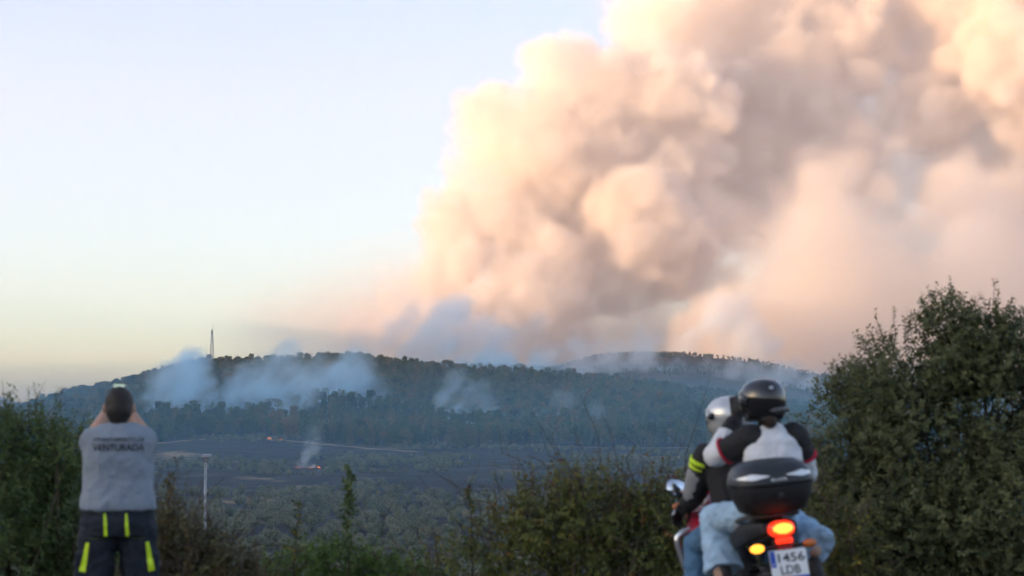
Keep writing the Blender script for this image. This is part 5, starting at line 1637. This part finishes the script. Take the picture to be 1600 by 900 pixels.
    sleeve('white_sleeve', [lp(LS, LE, .66), LE, lp(LE, LH, .55)], [.074, .070, .060], jw, jk)
    sleeve('black_cuff', [lp(LE, LH, .55), lp(LE, LH, .84)], [.059, .050], jb, jk)
    band('red_piping', LS, LE, .66, .088, .016, jr, jk)
    sleeve('black_sleeve', [RS + V3(-.03, -.005, .012), lp(RS, RE, .45)], [.094, .082], jb, jk)
    sleeve('white_sleeve', [lp(RS, RE, .50), RE, lp(RE, RH, .6)], [.078, .070, .055], jw, jk)
    band('red_piping', RS, RE, .50, .092, .016, jr, jk)
    bm = bmesh.new(); loft(bm, [((.13, .10, 1.475), (.075, 0, 0), (0, .07, 0)), ((.13, .105, 1.515), (.068, 0, 0), (0, .064, 0))], 18); o = bm_obj('black_collar', bm, jb, jk); soft(o, .008, 2)
    def hand_obj(name, w_, d_, n_, mm, par, curl, side):
        bm = bmesh.new(); hand(bm, w_, d_, n_, 1.12, curl, side, .0105); chain(bm, [Vector(w_) - Vector(d_).normalized() * .04, Vector(w_) + Vector(d_).normalized() * .03], [.038, .034]); o = bm_obj(name, bm, mm, par); return soft(o, .005, 2)
    hand_obj('glove', LH - V3(.0, .0, .0), (.15, .12, 1), (.9, .3, 0), glove, p, .55, 1)
    hand_obj('glove', RH, (-.6, .5, -.1), (-.5, -.6, 0), glove, p, .5, -1)
    def wide_leg(name, hip, knee, ank, mm, par, flare, r0=.105, r1=.088):
        bm = bmesh.new()
        chain(bm, [hip, lp(hip, knee, .5), knee], [r0, r0 * .95, r1])
        k_, a_ = Vector(knee), Vector(ank); d = (a_ - k_); x, y, z = frame(d)
        loft(bm, [(k_ - z * .03, x * r1 * .9, y * r1 * .9), (k_ + d * .35, x * (r1 + flare * .3), y * (r1 + flare * .3)), (k_ + d * .75, x * (r1 + flare * .7), y * (r1 + flare * .7)), (k_ + d * 1.0, x * (r1 + flare), y * (r1 + flare)), (k_ + d * 1.002, x * (r1 + flare) * .9, y * (r1 + flare) * .9)], 18)
        o = bm_obj(name, bm, mm, par); return soft(o, .009, 4, .5, .036, .065)
    bm = bmesh.new(); ball(bm, (.03, .04, .955), (.19, .15, .09)); jn_ = bm_obj('jeans', bm, denim, p); soft(jn_, .01, 3)
    wide_leg('jeans_leg', V3(-.07, .07, .95), V3(-.20, .46, .930), V3(-.205, .30, .615), denim, jn_, .035)
    wide_leg('jeans_leg', V3(.13, .07, .95), V3(.23, .40, .915), V3(.31, .03, .72), denim, jn_, .05)
    for s, x, y in ((-1, -.215, .19), (1, .30, -.02)):
        bm = bmesh.new(); shoe(bm, (x, y, .495), (x + s * .04, y + .26, .50)); chain(bm, [(x, y + .06, .53), (x, y + .07, .62)], [.05, .047]); o = bm_obj('shoe', bm, shoe_dark, p); soft(o, .008, 2)
        rbox('shoe_sole', (x + s * .02, y + .125, .497), (.085, .255, .02), mat('sole_white', (.7, .7, .72), .6), o, .008, Matrix.Rotation(-s * .15, 3, 'Z'))
    # hair below the helmet
    bm = bmesh.new(); chain(bm, [(.11, .05, 1.56), (.115, .04, 1.51)], [.058, .05]); soft(bm_obj('hair', bm, mat('brown_hair', (.035, .022, .015), .6, bump=.5, bscale=90), p), .008, 3)
    tag(p, 'person on the rear seat in white and black jacket, black helmet and light blue jeans', 'person')
    ph = root('phone')
    rbox('case', (.02, .44, 1.60), (.012, .075, .14), black, ph, .004, Matrix.Rotation(R(75), 3, 'Z'))
    tag(ph, 'dark phone held up in the black glove beside the black helmet', 'phone')

    def helmet(par_name, c, yaw_, tilt, shell, accent, label, visor_m, white_m):
        h = root(par_name)
        M = Matrix.Translation(c) @ Matrix.Rotation(yaw_, 4, 'Z') @ Matrix.Rotation(tilt, 4, 'X')
        def T(bm): bmesh.ops.transform(bm, matrix=M, verts=bm.verts)
        bm = bmesh.new()
        rows = [(-.125, .088, .105, -.005), (-.12, .100, .118, -.003), (-.06, .122, .142, 0), (.0, .128, .150, .0), (.05, .120, .142, -.003), (.09, .098, .118, -.006), (.115, .066, .082, -.008), (.127, .03, .038, -.008)]
        loft(bm, [((0, yc, z), (w, 0, 0), (0, d, 0)) for z, w, d, yc in rows], 36, power=2.15); T(bm)
        sh = bm_obj('shell', bm, shell, h)
        bm = bmesh.new()
        n = 22; A = []; B = []
        for k in range(n):
            t = R(28 + (124.0) * k / (n - 1))
            for z, out, e_ in ((.055, A, .006), (-.035, B, .006)):
                w = np.interp(z, [r[0] for r in rows], [r[1] for r in rows]) + e_; d = np.interp(z, [r[0] for r in rows], [r[2] for r in rows]) + e_
                out.append(bm.verts.new((math.cos(t) * w * 1.02, math.sin(t) * d * 1.02, z)))
        for k in range(n - 1): bm.faces.new((A[k], A[k + 1], B[k + 1], B[k]))
        r = bmesh.ops.extrude_face_region(bm, geom=bm.faces[:]); bmesh.ops.scale(bm, verts=[v for v in r['geom'] if isinstance(v, bmesh.types.BMVert)], vec=(.97, .97, 1))
        T(bm); bm_obj('visor', bm, visor_m, h)
        for s in (-1, 1):
            bm = bmesh.new(); seg_(bm, (s * .118, .045, .01), (s * .136, .045, .01), .026, .022, 16); T(bm); bm_obj('visor_pivot', bm, accent, h)
            bm = bmesh.new(); q = [(.05, -.132, .055), (.085, -.115, .045), (.08, -.118, .028), (.048, -.136, .036)]
            loft(bm, [((s * .062, -.120, .075), (.022, 0, 0), (0, 0, .007)), ((s * .07, -.128, .066), (.020, 0, 0), (0, 0, .006))], 10); T(bm); bm_obj('vent', bm, white_m, h)
        bm = bmesh.new(); loft(bm, [((0, -.112, -.07), (.085, 0, 0), (0, .02, .014)), ((0, -.136, -.062), (.078, 0, 0), (0, .012, .010)), ((0, -.146, -.055), (.05, 0, 0), (0, .006, .006))], 16, power=3); T(bm); bm_obj('spoiler', bm, accent, h)
        bm = bmesh.new(); loft(bm, [((0, 0, -.128), (.096, 0, 0), (0, .112, 0)), ((0, 0, -.118), (.104, 0, 0), (0, .122, 0))], 30, power=2.15); T(bm); bm_obj('rim_trim', bm, mat('helmet_trim', (.02, .02, .02), .7), h)
        tag(h, label, 'helmet')
    hb = mat('helmet_black', (0.012, 0.012, 0.014), 0.15, coat=0.8); hg = mat('helmet_grey', (0.10, 0.10, 0.105), 0.3); hs = mat('helmet_silver', (0.55, 0.57, 0.58), 0.25, 0.4, coat=0.6)
    vis = mat('visor_smoke', (0.05, 0.055, 0.06), 0.06, spec=0.7); vis2 = mat('visor_clear', (0.30, 0.33, 0.36), 0.06, spec=0.7); dec = mat('helmet_decal', (0.55, 0.58, 0.6), 0.3)
    helmet('motorcycle_helmet', V3(.105, .115, 1.640), R(38), R(2), hb, hg, 'glossy black helmet with pale vents worn on the rear seat', vis, dec)

    # ================================================================ front rider
    q = root('person')
    jk2 = mat('jacket_dark', (0.016, 0.016, 0.018), 0.8, var=0.2, vscale=12.0, bump=0.3, bscale=60.0); neon2 = mat('neon_panel', (0.62, 0.85, 0.03), 0.6); jgrey = mat('jacket_grey', (0.25, 0.26, 0.27), 0.8)
    bm = bmesh.new()
    loft(bm, [((0, .46, .86), (.15, 0, 0), (0, .12, 0)), ((0, .50, 1.05), (.14, 0, 0), (0, .11, 0)), ((0, .56, 1.25), (.15, 0, 0), (0, .10, 0)), ((0, .59, 1.35), (.12, 0, 0), (0, .08, 0))], 18)
    seg_(bm, (0, .58, 1.33), (.01, .62, 1.48), .058, .055); ball(bm, (.01, .63, 1.545), (.075, .09, .11)); seg_(bm, (.01, .72, 1.535), (.01, .735, 1.515), .011, .015, 8)
    A1, A2, A3 = V3(-.175, .57, 1.31), V3(-.245, .70, 1.07), V3(-.27, .87, .985)
    B1, B2, B3 = V3(.175, .57, 1.31), V3(.28, .74, 1.08), V3(.34, .94, 1.0)
    chain(bm, [A1, A2, A3], [.055, .045, .03]); chain(bm, [B1, B2, B3], [.055, .045, .03])
    chain(bm, [(-.10, .47, .86), (-.23, .86, .74), (-.33, .68, .14)], [.09, .06, .045]); chain(bm, [(.10, .47, .86), (.22, .88, .74), (.24, .56, .44)], [.09, .06, .045])
    soft(bm_obj('body', bm, skin, q), .008, 3)
    bm = bmesh.new()
    loft(bm, [((0, .46, .88), (.19, 0, 0), (0, .145, 0)), ((0, .49, 1.02), (.185, 0, 0), (0, .145, 0)), ((0, .55, 1.2), (.20, 0, 0), (0, .145, 0)), ((0, .575, 1.31), (.18, 0, 0), (0, .125, 0)), ((0, .585, 1.385), (.09, 0, 0), (0, .08, 0)), ((0, .595, 1.425), (.075, 0, 0), (0, .07, 0))], 22, power=2.3)
    for a, b_, c in ((A1, A2, A3), (B1, B2, B3)): chain(bm, [a, b_, lp(b_, c, .85)], [.090, .074, .052])
    j2 = bm_obj('jacket', bm, jk2, q); soft(j2, .009, 4, .5, .016, .07)
    for s, a, b_ in ((-1, A1, A2), (1, B1, B2)):
        band('neon_shoulder_band', a + V3(s * .026, -.01, 0), b_ + V3(s * .026, -.01, 0), .10, .075, .028, neon2, j2); band('neon_shoulder_band', a + V3(s * .026, -.01, 0), b_ + V3(s * .026, -.01, 0), .24, .070, .016, neon2, j2)
        sleeve('grey_elbow_panel', [lp(a, b_, .45) + V3(s * .022, -.004, .0), lp(a, b_, .95) + V3(s * .018, -.004, .0)], [.072, .066], jgrey, j2, 0)
    hand_obj('glove', A3, (-.25, .55, -.25), (-.2, .2, -1), glove, q, .7, 1); hand_obj('glove', B3, (.25, .55, -.25), (.2, .2, -1), glove, q, .7, -1)
    bm = bmesh.new(); ball(bm, (0, .46, .87), (.18, .15, .09)); jn2 = bm_obj('jeans', bm, denim2, q); soft(jn2, .01, 3)
    wide_leg('jeans_leg', V3(-.09, .48, .87), V3(-.235, .87, .745), V3(-.33, .68, .13), denim2, jn2, .005, .10, .082)
    wide_leg('jeans_leg', V3(.09, .48, .87), V3(.225, .88, .745), V3(.245, .56, .45), denim2, jn2, .005, .10, .082)
    for hl, to, an in (((-.33, .60, .03), (-.37, .87, .03), (-.33, .67, .14)), ((.25, .47, .375), (.28, .73, .385), (.25, .55, .47))):
        bm = bmesh.new(); shoe(bm, hl, to); chain(bm, [Vector(hl) + V3(0, .06, .05), an], [.052, .048]); o = bm_obj('shoe', bm, shoe_dark, q); soft(o, .008, 2)
    tag(q, 'person steering the motorcycle in black jacket with neon yellow shoulder and silver helmet', 'person')
    helmet('motorcycle_helmet', V3(.012, .625, 1.545), R(42), R(2), hs, hb, 'silver full face helmet worn by the person at the handlebars', vis2, dec)
motorcycle_and_riders()

# ------------------------------------------------------------------ haze
def haze_box():
    s = 11200.0; z0 = -60.0; z1 = 1750.0
    V = [(x, y, z) for z in (z0, z1) for y in (-s, s) for x in (-s, s)]
    F = [(0, 1, 3, 2), (4, 6, 7, 5), (0, 4, 5, 1), (2, 3, 7, 6), (0, 2, 6, 4), (1, 5, 7, 3)]
    me = bpy.data.meshes.new('haze'); me.from_pydata(V, [], [f[::-1] for f in F])
    m = bpy.data.materials.new('haze_air'); m.use_nodes = True
    nt = m.node_tree; nt.nodes.clear()
    out = nt.nodes.new('ShaderNodeOutputMaterial')
    pv = nt.nodes.new('ShaderNodeVolumePrincipled')
    pv.inputs['Color'].default_value = (0.90, 0.84, 0.98, 1)
    pv.inputs['Density'].default_value = HAZE
    nt.links.new(pv.outputs[0], out.inputs['Volume'])
    o = link('haze', me, m, smooth_=False)
    tag(o, 'thin blue evening haze filling the whole valley', 'haze', kind='stuff')
HAZE = 0.000055
haze_box()
